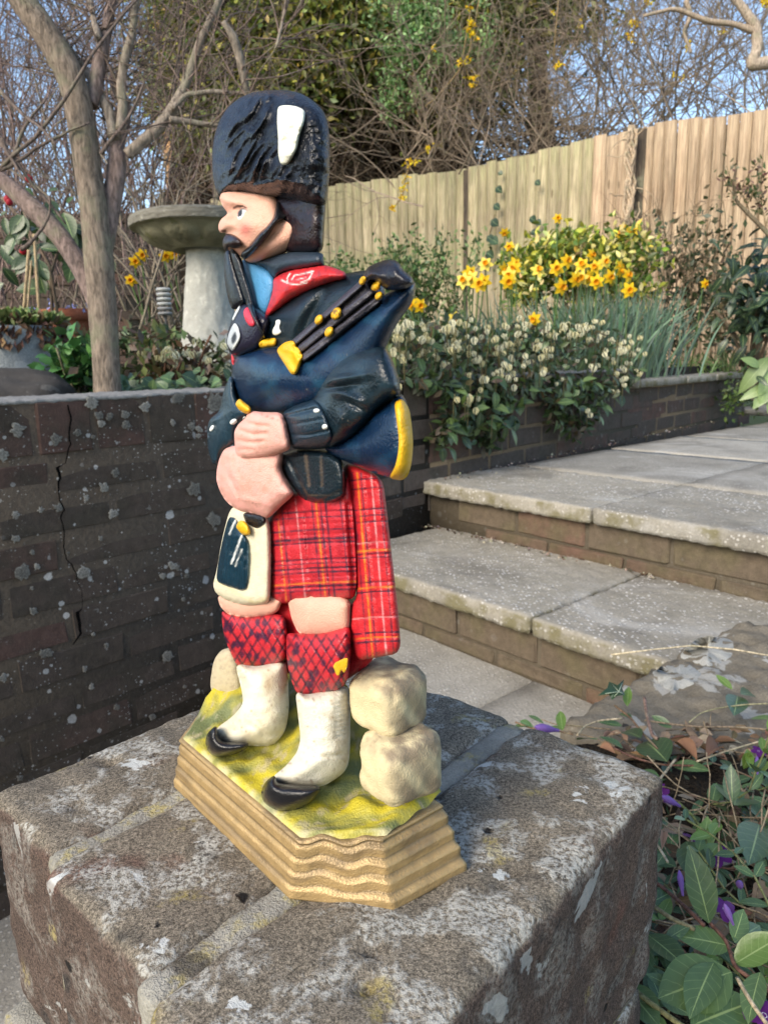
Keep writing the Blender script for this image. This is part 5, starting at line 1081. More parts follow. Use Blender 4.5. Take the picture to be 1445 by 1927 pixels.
# fresh green sprig and yellow forsythia
sp = empty('leafy_sprig', WY(800, 330, 8.0), 'fresh green leafy sprigs hanging in front of the dark conifers', 'shrub')
P = []; mb = MB()
for k in range(34):
    a_ = np.array((random.gauss(800, 35), random.gauss(90, 45))); L = wander(WY(*a_, 7.9), (random.gauss(0, .6), 0, random.gauss(-.2, .7)), .35, 6, .25); mb.tube(L, .004, 3, (.12, .11, .06))
    for q in L: P += [q + RNG.standard_normal(3) * .04 for _ in range(14)]
for (x0, y0, x1, y1) in ((735, 200, 800, 60), (770, 195, 860, 60), (745, 110, 830, 40)):
    L = wander(WY(x0, y0, 7.8), WY(x1, y1, 7.8) - WY(x0, y0, 7.8), 1.0, 8, .15); mb.tube(L, .006, 4, (.13, .11, .06)); 
    for q in L: P += [q + RNG.standard_normal(3) * .055 for _ in range(26)]
mb.build('stems', M_twig, sp); P = np.array(P); cloud('leaves', LTs, P, rdir(len(P)), rdir(len(P), .6), .055, rcol(len(P), (.24, .40, .13), (.32, .48, .19), (.17, .30, .10)), M_leaf, sp)
fo = empty('forsythia', WY(860, 330, 7.6), 'arching forsythia stems with a few yellow flowers above the fence', 'shrub'); mb = MB()
for pts in ([(905, -20), (890, 60), (880, 110), (850, 150), (820, 185), (800, 200)], [(885, 20), (870, 110), (880, 140), (890, 150)], [(835, 270), (810, 280), (790, 290), (770, 312), (762, 340), (757, 370), (740, 392)], [(1190, 20), (1200, 50), (1180, 75)], [(1350, 0), (1358, 60)], [(1050, 0), (1040, 120)], [(1445, 0), (1290, -10)]):
    mb = MB(); mb.tube([WY(x, y, 7.0) for x, y in pts], .006, 4, (.24, .17, .08)); mb.build('stem', M_twig, fo)
P = []
for x, y, n in ((882, 12, 5), (888, 45, 9), (886, 60, 8), (893, 68, 4), (866, 118, 5), (880, 112, 4), (888, 148, 9), (890, 156, 6), (762, 335, 6), (770, 312, 6), (758, 352, 8), (755, 372, 6), (740, 392, 6), (808, 280, 6), (780, 300, 4), (1190, 45, 12), (1186, 68, 12), (1195, 38, 6), (1294, 86, 7), (1046, 120, 6), (1358, 58, 6), (1278, 145, 6), (1438, 4, 14), (1445, 12, 6), (812, 90, 3), (1035, 22, 3), (1215, 0, 8), (1095, 45, 3)):
    P += [WY(x + random.gauss(0, 4), y + random.gauss(0, 4), 6.95) for _ in range(n)]
P = np.array(P); tag(cloud('flowers', LTs, np.repeat(P, 3, 0), rdir(len(P) * 3, 0), rdir(len(P) * 3), .035, rcol(len(P) * 3, (.75, .52, .02), (.82, .60, .03), j=.1), M_petal, fo), kind='stuff')
# house glimpsed at the left
mb = MB(); c = WY(312, 80, 26); mb.box((c[0] - .35, c[1], 0), (c[0] + 3.0, c[1] + 5, 22)); hs_ = mb.build('far_house', M_house, None, False); tag(hs_, 'orange sunlit brick house corner glimpsed between tree and conifer', 'house')
mb = MB(); mb.box((c[0] - .6, c[1] - .3, 21.99), (c[0] + 3.2, c[1] + 5.3, 22.4)); mb.build('roof', M_rock, hs_, False)
# old garden wall of dark brick behind the left bed
ow = empty('back_wall', WY(60, 620, 4.9), 'dark old brick garden wall behind the camellia at the far left', 'brick wall')
BS3 = [brick_mesh('brick', .215, .10, .065, wallbrick('old_brick', (.07, .055, .045), (.12, .07, .055), (.06, .05, .04), .15), k + 60) for k in range(3)]
o0 = WY(-260, 640, 4.9); 
mb = MB(); mb.box((0, .01, .3), (1.85, .2, 1.62), frame([o0[0], o0[1], 0], np.array([1, 0, 0]), np.array([0, 1, 0]), ez)); mb.build('mortar', M_mortar2, ow, False)
for r_ in range(14):
    for k in range(8):
        link('brick', random.choice(BS3), ow, mtx(frame([o0[0] + k * .2265 + .11 * (r_ % 2) + .1, o0[1] + .05, .62 + r_ * .0755], np.array([1, 0, 0]), np.array([0, 1, 0]), ez)))

# ================================================================== left bed plants and pots
pc = WY(18, 660, 2.25)
pln = empty('stone_planter', (pc[0], pc[1], .56), 'round pale stone planter of rosette succulents at the left edge', 'planter')
rp = 92 / F * 2.25; zp = WY(18, 618, 2.25)[2]
mb = MB(); mb.lathe([(rp * .55, zp - .25), (rp * .8, zp - .17), (rp * .98, zp - .08), (rp, zp - .02), (rp * .99, zp), (rp * .90, zp + .004), (rp * .86, zp - .03), (.002, zp - .03)], (pc[0], pc[1], 0), 48); mb.build('bowl', M_planter, pln)
n = 900; a = RNG.random(n) * 2 * math.pi; r = rp * np.sqrt(RNG.random(n)) * 1.06; P = np.stack([pc[0] + r * np.cos(a), pc[1] + r * np.sin(a), zp + .005 + .02 * RNG.random(n) + .02 * (1 - r / rp)], 1)
D = np.stack([np.cos(a) * .6, np.sin(a) * .6, np.full(n, .7)], 1) + RNG.standard_normal((n, 3)) * .5
cloud('succulents', leaf_t(.5, 3, .2, -.1), P, D, rdir(n, .5), .032, rcol(n, (.10, .16, .04), (.17, .22, .07), (.16, .10, .05)), M_leaf, pln)
n = 260; a = RNG.random(n) * 2 * math.pi; P = np.stack([pc[0] + rp * 1.02 * np.cos(a), pc[1] + rp * 1.02 * np.sin(a), zp + .01 - .06 * RNG.random(n) ** 1.5], 1)
cloud('dry_leaves', leaf_t(.6, 2, .2, .2), P, np.stack([np.cos(a) * .3, np.sin(a) * .3, np.full(n, -1)], 1) + RNG.standard_normal((n, 3)) * .35, rdir(n, 0), .032, rcol(n, (.10, .05, .03), (.16, .09, .05), (.07, .04, .03)), M_dry, pln)
tc = WY(140, 640, 2.75); rt = 52 / F * 2.75; zt_ = WY(140, 584, 2.75)[2]
tpot = empty('terracotta_pot', (tc[0], tc[1], .56), 'terracotta flower pot half hidden behind the tree trunk', 'flower pot')
mb = MB(); mb.lathe([(rt * .66, zt_ - .24), (rt * .84, zt_ - .045), (rt * .86, zt_ - .04), (rt, zt_ - .038), (rt, zt_), (rt * .9, zt_), (rt * .86, zt_ - .04), (.002, zt_ - .04)], (tc[0], tc[1], 0), 40); mb.build('pot', M_terra, tpot)
def blob_plant(name, label, cat, px, py, Y, sx, sy, n, size, cols, tm=LTs, mat=None, up=.5, stems=0, group=None, scol=(.10, .09, .05), base=None):
    c = WY(px, py, Y); e = empty(name, (c[0], c[1], base if base else .57), label, cat, group)
    P = np.stack([RNG.standard_normal(n) * sx, RNG.standard_normal(n) * sx * .8, RNG.standard_normal(n) * sy], 1) * np.clip(RNG.random((n, 1)) + .5, 0, 1.3) + c
    cloud('leaves', tm, P, rdir(n, up), rdir(n, 1.0, .7), size * (.6 + .8 * RNG.random(n)), rcol(n, *cols), mat or M_leaf, e)
    if stems:
        mb = MB()
        for k in range(stems):
            q = P[RNG.integers(0, n)]; b = np.array([c[0] + random.gauss(0, sx * .3), c[1] + random.gauss(0, sx * .3), (base or .57) - .02]); mb.tube(wander(b, q - b, np.linalg.norm(q - b), 6, .08), .003, 4, scol)
        mb.build('stems', M_twig, e)
    return e
blob_plant('blue_flowered_plant', 'low plant with tiny blue flowers spilling from the terracotta pot', 'plant', 112, 585, 2.7, .05, .018, 60, .018, [(.25, .30, .60), (.35, .40, .7)], mat=M_petal, base=.75, stems=6)
blob_plant('celandine_clump', 'bright green leafy clump between the dark rock and the tree trunk', 'plant', 146, 694, 1.95, .032, .036, 300, .036, [(.05, .14, .035), (.09, .20, .05), (.035, .10, .03)], LTr, stems=12)
# camellia with glossy leaves and red buds
cm = empty('camellia', WY(60, 600, 2.5), 'camellia with big glossy leaves and red buds at the far left', 'shrub')
cml = leafmeshes('leaf', 4, [(.024, .050, .012), (.036, .070, .016), (.018, .038, .010)], M_leafv, w=.52)
mb = MB()
for pts in ([(110, 600), (95, 500), (60, 440), (30, 400), (5, 372)], [(75, 605), (68, 500), (55, 430), (45, 390)], [(100, 600), (95, 520), (120, 440), (125, 410)]): mb.tube([WY(x, y, 2.5) for x, y in pts], .006, 6, (.16, .12, .09))
mb.build('stems', M_twig, cm)
for k in range(70):
    x = random.gauss(70, 48); y = random.gauss(440, 40); b = WY(x, y, random.uniform(2.42, 2.6)); t_ = b + np.array([random.gauss(0, .035), random.gauss(-.01, .02), random.gauss(-.04, .028)]); leafobj(random.choice(cml), b, t_, (random.gauss(0, .5), -1, random.gauss(.5, .4)), cm)
for x0, y0, x1, y1 in ((54, 486, 20, 505), (56, 484, 28, 515), (45, 405, 20, 440), (50, 420, 28, 450), (120, 400, 138, 450), (105, 395, 80, 390)): leafobj(random.choice(cml), WY(x0, y0, 2.4), WY(x1, y1, 2.38), (.2, -1, .3), cm, 1.1)
for x, y in ((18, 380), (15, 375), (55, 336), (44, 472)): lump('bud', WY(x, y, 2.42), (.011, .011, .013), paint('bud_%d' % x, .5, .4, 300) if False else M_petal, None, None, x, cm, 2, .05)
for o in list(cm.children):
    if o.name.startswith('bud'):
        a_ = o.data.color_attributes.new('Col', 'FLOAT_COLOR', 'POINT'); a_.data.foreach_set('color', np.tile(np.array([.42, .02, .035, 1], np.float32), len(o.data.vertices)))
        if 'label' in o: del o['label']
for k, (x0, y0, x1, y1, lb) in enumerate(((45, 590, 55, 470, 'leaning pale bamboo cane left of centre in the succulent planter'), (75, 592, 65, 440, 'upright pale bamboo cane at the right of the succulent planter'), (52, 590, 60, 490, 'thin short pale cane between the two longer canes'))):
    mb = MB(); mb.tube([WY(x0 + (x1 - x0) * f, y0 + (y1 - y0) * f, 2.3) for f in np.linspace(0, 1, 7)], .005 if k < 2 else .003, 6, (.36, .27, .16)); tag(mb.build('garden_cane', M_twig), lb, 'cane', 'canes in the succulent planter')
# cowslip like cream flowers and ivy ground cover below the bird bath
blob_plant('cream_flower_clump', 'sprawling low plant with cream flowers below the bird bath', 'plant', 345, 700, 2.0, .085, .032, 700, .034, [(.05, .075, .02), (.08, .10, .03), (.12, .08, .04), (.10, .06, .035)], LTs, stems=40, scol=(.16, .08, .05))
fl = None
for o in bpy.data.objects:
    if o.name.startswith('cream_flower_clump'): fl = o
Vb, Qb, Ub = leaf_t(.6, 3, .5, -.05, .7)
bell = []
for s_ in range(5):
    a_ = s_ * 2 * math.pi / 5; ca, sa = math.cos(a_), math.sin(a_); M3 = np.array([[ca, 0, -sa], [0, 1, 0], [sa, 0, ca]]); bell.append((Vb * np.array([.36, 1, 1]) + np.array([0, 0, .10])) @ M3.T)
BV = np.concatenate(bell); BQ = np.concatenate([Qb + len(Vb) * k for k in range(5)])
M_cream = leafmat('cream_petal', .5, .3, None, .08, .25)
ME_bell = mesh('flower', BV, BQ, M_cream, np.tile((.66, .61, .36), (len(BV), 1)), np.tile(Ub, (5, 1)))
ME_bell2 = mesh('flower', BV, BQ, M_cream, np.tile((.76, .73, .52), (len(BV), 1)), np.tile(Ub, (5, 1)))
for k in range(60):
    x = random.choice((random.gauss(395, 22), random.gauss(340, 30), random.gauss(315, 8))); y = random.gauss(672, 16) if x > 330 else random.gauss(662, 8)
    b = WY(min(x, 428), y, random.uniform(1.88, 2.05)); leafobj(random.choice((ME_bell, ME_bell2)), b, b + np.array([random.gauss(0, .008), random.gauss(-.004, .006), -.018]), (0, -1, 0), fl, 1, 'flower')
ivl = leafmeshes('leaf', 4, [(.045, .085, .035), (.06, .11, .045), (.035, .07, .03)], M_leafv, w=1.0, n=4, p=.72, fold=.08)
ivg = empty('ivy_ground_cover', WY(300, 735, 1.85), 'broad green ivy leaves along the top of the wall right of the tree', 'ivy')
for k in range(90):
    x = random.uniform(222, 440); y = random.gauss(724, 8); b = WY(x, y, random.uniform(1.74, 1.95)); d = np.array([random.gauss(0, .03), random.gauss(-.015, .015), random.gauss(.0, .02)]); leafobj(random.choice(ivl), b, b + d * random.uniform(.5, 1.0), (random.gauss(0, .4), -1, .8), ivg)
mb = MB(); mb.tube([WY(x, 738 - 6 * math.sin(x * .1), 1.86) for x in range(222, 440, 8)], .003, 4, (.10, .08, .05)); mb.build('stem', M_twig, ivg)
blob_plant('ground_cover', 'low mixed green ground cover behind the cream flowers', 'plant', 310, 645, 2.6, .20, .022, 1100, .036, [(.05, .09, .03), (.08, .11, .04), (.09, .07, .045)], LTs)
# small ribbed ornament
oc = WY(311, 585, 2.7); orn = empty('garden_ornament', (oc[0], oc[1], .62), 'small ribbed silver garden ornament among the canes left of the bird bath', 'ornament')
for k in range(6):
    mb = MB(); z = WY(311, 545 + k * 9, 2.7)[2]; mb.lathe([(.003, -.006), (.024, -.005), (.027, 0), (.024, .005), (.003, .006)], (oc[0], oc[1], z), 20, (.55, .56, .54) if k < 4 else (.3, .3, .3)); mb.build('ring', M_satin, orn)
mb = MB(); mb.tube([(oc[0], oc[1], .56), (oc[0], oc[1], WY(311, 540, 2.7)[2])], .005, 6, (.08, .08, .08)); mb.build('stake', M_plain, orn)

# ================================================================== daffodils
def daff_mesh():
    m = MB(); mats = []
    Vp, Qp, Up = leaf_t(.62, 4, .1, .12, .75)
    for k in range(6):
        a_ = k * math.pi / 3; ca, sa = math.cos(a_), math.sin(a_); X = Vp.copy() * (1 if k % 2 else .95); X[:, 2] -= .02 * (k % 2)
        m.add(X @ np.array([[ca, -sa, 0], [sa, ca, 0], [0, 0, 1]]).T, Qp, None, (.82, .54, .015))
    pet = m.me('petals', M_petal)
    c = MB(); prof = [(.03, -.05), (.16, 0), (.20, .18), (.26, .36), (.34, .46), (.30, .44), (.2, .3), (.12, .05), (.01, .02)]
    c.lathe(prof, (0, 0, 0), 14, (.80, .36, .006), .05); cor = c.me('trumpet', M_petal)
    return pet, cor
PET, COR = daff_mesh()
PET2 = PET.copy(); ca = PET2.color_attributes['Col']; ca.data.foreach_set('color', np.tile(np.array([.84, .66, .10, 1], np.float32), len(PET2.vertices)))
def daffodil(px, py, Y, s, label, group, face=None, pale=False, zb=.57):
    c = WY(px, py, Y); f = unit(face if face is not None else (random.gauss(0, .5), -1, random.gauss(-.05, .25)))
    b = np.array([c[0] + random.gauss(0, .03), c[1] + .04 + random.gauss(0, .02), zb]); e = empty('daffodil', b, label, 'daffodil', group)
    x = unit(np.cross(f, ez)); y = np.cross(f, x); a_ = random.random() * 2; x, y = x * math.cos(a_) + y * math.sin(a_), y * math.cos(a_) - x * math.sin(a_)
    M = mtx(frame(c, x * s, y * s, f * s)); link('petals', PET2 if pale else PET, e, M); link('trumpet', COR, e, M)
    mb = MB(); q = c - f * s * .3; mb.tube([b, b * .5 + q * .5 + np.array([.004, .004, 0]), q + np.array([0, 0, -.03]) - f * .01, q + np.array([0, 0, .004]) - f * .01, c - f * s * .04], .0035, 6, (.07, .13, .03)); mb.build('stem', M_leaf, e)
dl = [(872, 528), (884, 514), (886, 524), (909, 530), (901, 535), (913, 497), (948, 508), (957, 518), (967, 505), (968, 498), (956, 530), (1012, 509), (1047, 505), (1056, 540), (1067, 491), (1113, 480), (1094, 498), (1120, 502), (1138, 492), (1083, 526), (1092, 523), (1106, 522), (1122, 530), (1147, 521), (1166, 502), (1168, 509), (1181, 518), (1183, 546), (1175, 432), (1190, 434), (1165, 438), (1182, 441)]
ORD = ['leftmost', 'second from left', 'third from left', 'fourth from left', 'fifth from left', 'sixth from left', 'seventh from left', 'eighth from left', 'eighth from right', 'seventh from right', 'sixth from right', 'fifth from right', 'fourth from right', 'third from right', 'second from right', 'rightmost']
def dgroup(x, y):
    if x < 925: return 'left daffodil cluster beside the bagpipe'
    if x < 985: return 'second daffodil cluster left of the yellow shrub'
    if y < 450: return 'daffodils standing at the top of the yellow shrub'
    if x < 1030: return None
    return 'golden daffodils in front of the yellow shrub'
for gname in {dgroup(*q): 1 for q in dl}:
    mem = sorted([q for q in dl if dgroup(*q) == gname])
    for k, (x, y) in enumerate(mem):
        oi = ORD[k] if k < len(mem) / 2 else ORD[16 - len(mem) + k]
        lab = 'single wide open daffodil facing out between the two bigger clusters' if gname is None else 'daffodil %s in the %s' % (oi, {'left daffodil cluster beside the bagpipe': 'cluster nearest the bagpipe', 'second daffodil cluster left of the yellow shrub': 'tight cluster left of the yellow shrub', 'daffodils standing at the top of the yellow shrub': 'row at the top of the yellow shrub', 'golden daffodils in front of the yellow shrub': 'golden group before the yellow shrub'}[gname])
        daffodil(x, y, 3.36 + .010 * (540 - y), .043 if x < 1100 else .040, lab, gname, pale=(x == 1012 or (x + y) % 5 == 0))
for x, y, lb in ((1326, 534, 'lone daffodil at the right beside the rose stems'), (958, 464, 'small daffodil high against the fence'), (949, 438, 'uppermost left small daffodil against the pale fence boards'), (1049, 411, 'topmost daffodil standing alone against the middle fence panel'), (855, 601, 'pale daffodil low among the cream flowers'), (1005, 601, 'low yellow daffodil just above the cream flowers'), (772, 572, 'left daffodil of the pair beside the bagpipe'), (790, 575, 'right daffodil of the pair beside the bagpipe')):
    daffodil(x, y, 3.2 if y > 560 else 3.9, .036 if y > 560 else .03, lb, None, pale=x == 855)
for x, y, lb in ((255, 492, 'daffodil furthest left behind the bird bath'), (268, 480, 'second daffodil from left behind the bird bath'), (312, 482, 'left daffodil of the pair beside the pedestal top'), (328, 478, 'daffodil touching the pedestal top at the left'), (247, 527, 'low drooping daffodil left of the bird bath'), (411, 517, 'orange daffodil right of the pedestal')):
    daffodil(x, y, 2.9, .028, lb, None, face=(random.gauss(.6, .3), -1, -.2))
def blades(name, label, px, py_base, Y, sx, n, L, cols, bend=.35, w_=.010, zb=.555, group=None, fan=.35):
    c = WY(px, py_base, Y); e = empty(name, (c[0], c[1], zb), label, 'plant', group)
    V = []; C = []; k = 7
    base = np.stack([RNG.standard_normal(n) * sx, RNG.standard_normal(n) * sx * .6], 1) + c[:2]; cc = rcol(n, *cols, j=.2)
    Vq = []
    for i in range(n):
        lean = np.array([RNG.standard_normal() * fan, RNG.standard_normal() * fan * .7]) + (base[i] - c[:2]) * 1.1; Li = L * RNG.uniform(.65, 1.1); ww = w_ * RNG.uniform(.7, 1.15); sd_ = unit([-lean[1] - .3, lean[0] + RNG.standard_normal() * .5, 0]); sd_ = unit([1, RNG.standard_normal() * .6, 0])
        bd = bend * RNG.uniform(.2, 1.4)
        for j in range(k):
            f = j / (k - 1); p = np.array([base[i][0] + lean[0] * Li * (f * .6 + bd * f ** 2.5), base[i][1] + lean[1] * Li * (f * .6 + bd * f ** 2.5), zb + Li * (f - bd * .55 * f ** 3.2 * np.linalg.norm(lean) * 1.6)])
            h = ww * .5 * (1 - f ** 4) * (.75 + .25 * min(1, f * 4)); V += [p - sd_ * h, p + np.array([0, .0015, 0]), p + sd_ * h]
    V = np.array(V); idx = np.arange(n)[:, None] * k * 3; qs = []
    for j in range(k - 1):
        for u in (0, 1): a_ = j * 3 + u; qs.append((a_, a_ + 1, a_ + 4, a_ + 3))
    Q = (np.array(qs)[None] + idx[:, :, None]).reshape(-1, 4)
    o = link('blades', mesh('blades', V, Q, M_leaf, np.repeat(cc, k * 3, axis=0)), e); tag(o, kind='stuff'); return e
DG = [(.12, .19, .13), (.15, .23, .155), (.09, .15, .10), (.18, .26, .17)]
blades('daffodil_leaves', 'blue green daffodil leaves under the left flower cluster', 890, 640, 3.6, .16, 190, .37, DG, fan=.3)
blades('daffodil_leaves', 'tall blue green daffodil leaves under the golden flowers', 1090, 640, 3.62, .20, 340, .43, DG, fan=.3)
blades('daffodil_leaves', 'blue green daffodil leaves leaning right beside the cap slab', 1180, 650, 3.6, .12, 160, .45, DG, fan=.35)
blades('daffodil_leaves', 'narrow bright green leaves standing behind the left cap slab', 1095, 690, 3.72, .075, 90, .40, [(.07, .15, .04), (.10, .19, .06)], .5, .009, fan=.4).location
blades('daffodil_leaves', 'bluish narrow leaf tuft behind the middle of the cap slabs', 1190, 690, 4.1, .10, 140, .48, DG + [(.08, .16, .05)], .5, .010, fan=.3)
blades('grass_tuft', 'low arching green leaf tuft behind the right cap slab', 1290, 700, 4.2, .12, 90, .17, [(.09, .15, .04), (.12, .19, .06)], .9, .009, fan=.8)
blades('grass_tuft', 'arching green leaf tuft beside the broad leaved plant at the wall end', 1390, 700, 4.3, .11, 60, .20, [(.09, .15, .04), (.12, .19, .06)], .9, .011, fan=.7)
# variegated shrub
ev = empty('variegated_shrub', WY(1095, 600, 4.2), 'bushy yellow and green variegated shrub against the fence', 'shrub')
C = [WY(random.uniform(965, 1215), 0, 1) * 0 + WY(x, y, random.uniform(4.15, 4.6)) for x, y in [(random.uniform(965, 1220), random.uniform(455, 560)) for _ in range(90)] if y > 445 + 55 * ((x - 1100) / 150) ** 2 - (15 if x > 1130 else 0)]
C = np.array(C); n = 4200; kk = RNG.integers(0, len(C), n); P = C[kk] + RNG.standard_normal((n, 3)) * .055
cloud('leaves', leaf_t(.5, 3, .2, .15), P, rdir(n, .6), rdir(n, .8), .048 * (.7 + .6 * RNG.random(n)), rcol(n, (.28, .33, .04), (.52, .48, .07), (.15, .23, .04), (.70, .62, .24), (.10, .16, .03)), M_leaf, ev)
mb = MB()
for k in range(26): q = P[RNG.integers(0, n)]; b = np.array([ev.location[0] + random.gauss(0, .12), ev.location[1] + random.gauss(0, .05), .55]); mb.tube(wander(b, q - b, np.linalg.norm(q - b), 6, .08), .004, 4, (.12, .10, .06))
mb.build('stems', M_twig, ev)
# feathery green plant left of the flowers
def sprays(name, label, pts, Y, n, size, cols, px_s, cat='shrub', scol=(.11, .13, .05)):
    c = WY(pts[0][0], 640, Y); e = empty(name, (c[0], c[1], .57), label, cat); mb = MB(); P = []
    for (x, y) in pts:
        b = np.array([WY(x, 640, Y)[0] + random.gauss(0, .06), c[1] + random.gauss(0, .05), .56]); t_ = WY(x + random.gauss(0, 5), y, Y); L = wander(b, t_ - b, np.linalg.norm(t_ - b), 10, .07); mb.tube(L, .0035, 4, scol)
        for q in L[2:]: P += [q + RNG.standard_normal(3) * px_s for _ in range(n)]
    mb.build('stems', M_twig, e); P = np.array(P); m = len(P); cloud('leaves', LTs, P, rdir(m, .5), rdir(m, .7), size * (.6 + .8 * RNG.random(m)), rcol(m, *cols), M_leaf, e); return e
sprays('feathery_plant', 'feathery light green plant beside the bagpipe drones', [(random.uniform(745, 830), random.uniform(430, 520)) for _ in range(16)], 4.1, 26, .030, [(.13, .21, .06), (.19, .28, .10), (.09, .15, .045)], .035)
sprays('feathery_plant', 'low light green plant between the hat and the bagpipe drones', [(random.uniform(628, 735), random.uniform(480, 520)) for _ in range(12)], 4.1, 24, .030, [(.10, .17, .05), (.14, .22, .07)], .035)
sprays('rose_bush', 'thin stemmed rose bush with small dark leaves before the worn fence', [(random.uniform(1235, 1380), random.uniform(375, 520)) for _ in range(26)], 4.7, 6, .045, [(.035, .055, .025), (.05, .075, .03), (.07, .06, .03)], .05, scol=(.13, .10, .06))
thicket('bare_rose_stems', 24, (1170, 1290), (520, 600), (4.4, 4.8), (.3, .6), (.003, .005), (.16, .11, .07), 'bare brown rose stems right of the variegated shrub', depth=1, side=.25, nb=3)
rs = empty('budding_rose', WY(1460, 640, 3.6), 'budding rose branch with small reddish leaves at the right edge', 'shrub'); mb = MB(); P = []
px_limb(mb, [(1475, 640, 9), (1470, 480, 8), (1445, 440, 8), (1410, 405, 7), (1385, 380, 6), (1378, 345, 4), (1385, 310, 3)], 3.6, (.14, .11, .07), 7)
for x0, y0, x1, y1 in ((1410, 405, 1380, 300), (1440, 440, 1440, 300), (1400, 395, 1425, 320), (1385, 380, 1372, 330), (1425, 420, 1450, 350), (1440, 438, 1420, 360), (1390, 385, 1408, 290)):
    b = WY(x0, y0, 3.6); L = wander(b, WY(x1, y1, 3.6) - b, np.linalg.norm(WY(x1, y1, 3.6) - b), 8, .14); mb.tube(L, .003, 4, (.15, .11, .06))
    for q in L[2:]:
        P += [q + RNG.standard_normal(3) * .02 for _ in range(5)]
mb.build('stems', M_twig, rs); P = np.array(P); cloud('leaves', LTs, P, rdir(len(P), .6), rdir(len(P), .5), .030, rcol(len(P), (.10, .11, .04), (.12, .06, .04), (.07, .10, .03)), M_leaf, rs)
# dark evergreen at the right
rh = empty('dark_evergreen_shrub', WY(1420, 690, 3.9), 'dark glossy evergreen shrub at the right edge above the wall end', 'shrub')
rl = leafmeshes('leaf', 4, [(.018, .038, .020), (.028, .055, .026), (.013, .028, .015)], M_leafv, w=.42, curl=.3)
for k in range(260):
    x = random.gauss(1425, 34); y = random.gauss(565, 48); b = WY(x, y, random.uniform(3.75, 4.1)); d = rdir(1, .1)[0]; d[1] -= .4; leafobj(random.choice(rl), b, b + unit(d) * random.uniform(.07, .12), (random.gauss(0, .5), -.7, 1), rh)
mb = MB()
for k in range(14): b = WY(1415 + random.gauss(0, 10), 690, 3.95); mb.tube(wander(b, (random.gauss(0, .4), -.1, 1), .35, 6, .12), .008, 5, (.10, .075, .05))
mb.build('stems', M_twig, rh)
# broad pale leaves at the wall end
br = empty('broad_leaved_plant', WY(1430, 770, 3.9), 'broad pale green leaves flopping over the patio at the right edge', 'plant'); bl = leafmeshes('leaf', 4, [(.16, .24, .075), (.19, .28, .10)], M_leafv, w=.38, curl=.45, n=7)
for x0, y0, x1, y1 in ((1445, 672, 1398, 728), (1452, 690, 1432, 760), (1470, 700, 1420, 765), (1460, 720, 1405, 740), (1475, 700, 1447, 775), (1450, 668, 1470, 640), (1430, 690, 1400, 672)): leafobj(random.choice(bl), WY(x0, y0, 3.85), WY(x1, y1, 3.80), (-.2, -1, .5), br, .95)
blob_plant('moss_tuft', 'small green weed at the foot of the wall end', 'plant', 1382, 745, 4.0, .05, .05, 240, .03, [(.06, .10, .03), (.09, .14, .04)], base=.3)

# ================================================================== comfrey spilling over the wall
cf = empty('cream_comfrey', WL(.7, .1, .57), 'dark leaved mass with drooping cream bell flowers spilling over the wall', 'plant')
cfl = leafmeshes('leaf', 6, [(.044, .080, .024), (.066, .11, .032), (.032, .058, .020), (.09, .14, .04)], M_leafv, w=.58, n=4, curl=.25)
hang = [(735, 700), (720, 640), (780, 615), (860, 600), (950, 615), (1040, 610), (1100, 600), (1170, 620), (1205, 660), (1212, 700), (1180, 735), (1150, 760), (1120, 800), (1085, 830), (1045, 800), (1030, 745), (990, 740), (975, 790), (940, 850), (905, 845), (880, 800), (845, 850), (822, 838), (840, 790), (830, 740), (780, 720)]
hp = np.array(hang, float); cnt = 0; LP = []
def cfpos(x, y):
    over = y > 705
    b = random.uniform(-.10, -.02) if over else random.uniform(-.07, .30)
    P = WP(x, y, WL(0, b, 0), wn); 
    if P[2] < .58 and b > -.015: P = WP(x, y, WL(0, random.uniform(-.09, -.02), 0), wn)
    return P
while cnt < 290:
    x, y = random.uniform(720, 1215), random.uniform(600, 850)
    if not inside(np.array([[x, y]]), hp)[0] or (y < 650 and random.random() < .6): continue
    p = cfpos(x, y); d = rdir(1, -.35)[0] * np.array([1, .5, 1]) + wf * .5; leafobj(random.choice(cfl), p, p + unit(d) * random.uniform(.035, .062), wf + ez * .9 + RNG.standard_normal(3) * .35, cf); cnt += 1
for x, y, s in ((830, 840, 26), (842, 812, 24), (865, 800, 22), (868, 822, 26), (893, 822, 22), (890, 850, 0), (860, 790, 18), (1008, 700, 34), (1060, 740, 24), (1045, 760, 22), (1075, 760, 26), (880, 720, 30), (960, 695, 22), (1130, 740, 20), (905, 770, 20), (1085, 700, 22)):
    if s:
        p = WP(x, y, WL(0, -.06, 0), wn); sc = s / F * np.linalg.norm(p - CAMP); d = np.array([random.gauss(0, .5), -.2, -1 if random.random() < .6 else .6]); leafobj(random.choice(cfl), p, p + unit(d) * sc * 1.15, wf + ez * .5, cf, 1.25)
P = []
while len(P) < 2600:
    x, y = random.uniform(720, 1215), random.uniform(605, 850)
    if inside(np.array([[x, y]]), hp)[0]: P.append(cfpos(x, y) + wn * .05 * random.random())
P = np.array(P); n = len(P); tag(cloud('foliage', LT, P, rdir(n, -.1), rdir(n, .6) + wf, .036, rcol(n, (.040, .070, .022), (.058, .09, .028), (.10, .08, .04), (.028, .045, .016)), M_leaf, cf), kind='stuff')
mb = MB(); cl = []
for k in range(128):
    x = random.uniform(722, 1205); y = 606 + abs(random.gauss(0, 48)) + (28 if x > 1150 else 0); y = min(y, 735); cl.append((x, y))
cl += [(853, 750), (875, 755), (880, 765), (895, 745), (958, 715), (965, 722), (950, 708), (1115, 692), (1155, 680), (1170, 665), (1180, 690), (1155, 700), (1205, 705), (1157, 740), (1105, 775), (925, 790), (1190, 650), (1160, 640)]
nf = 0
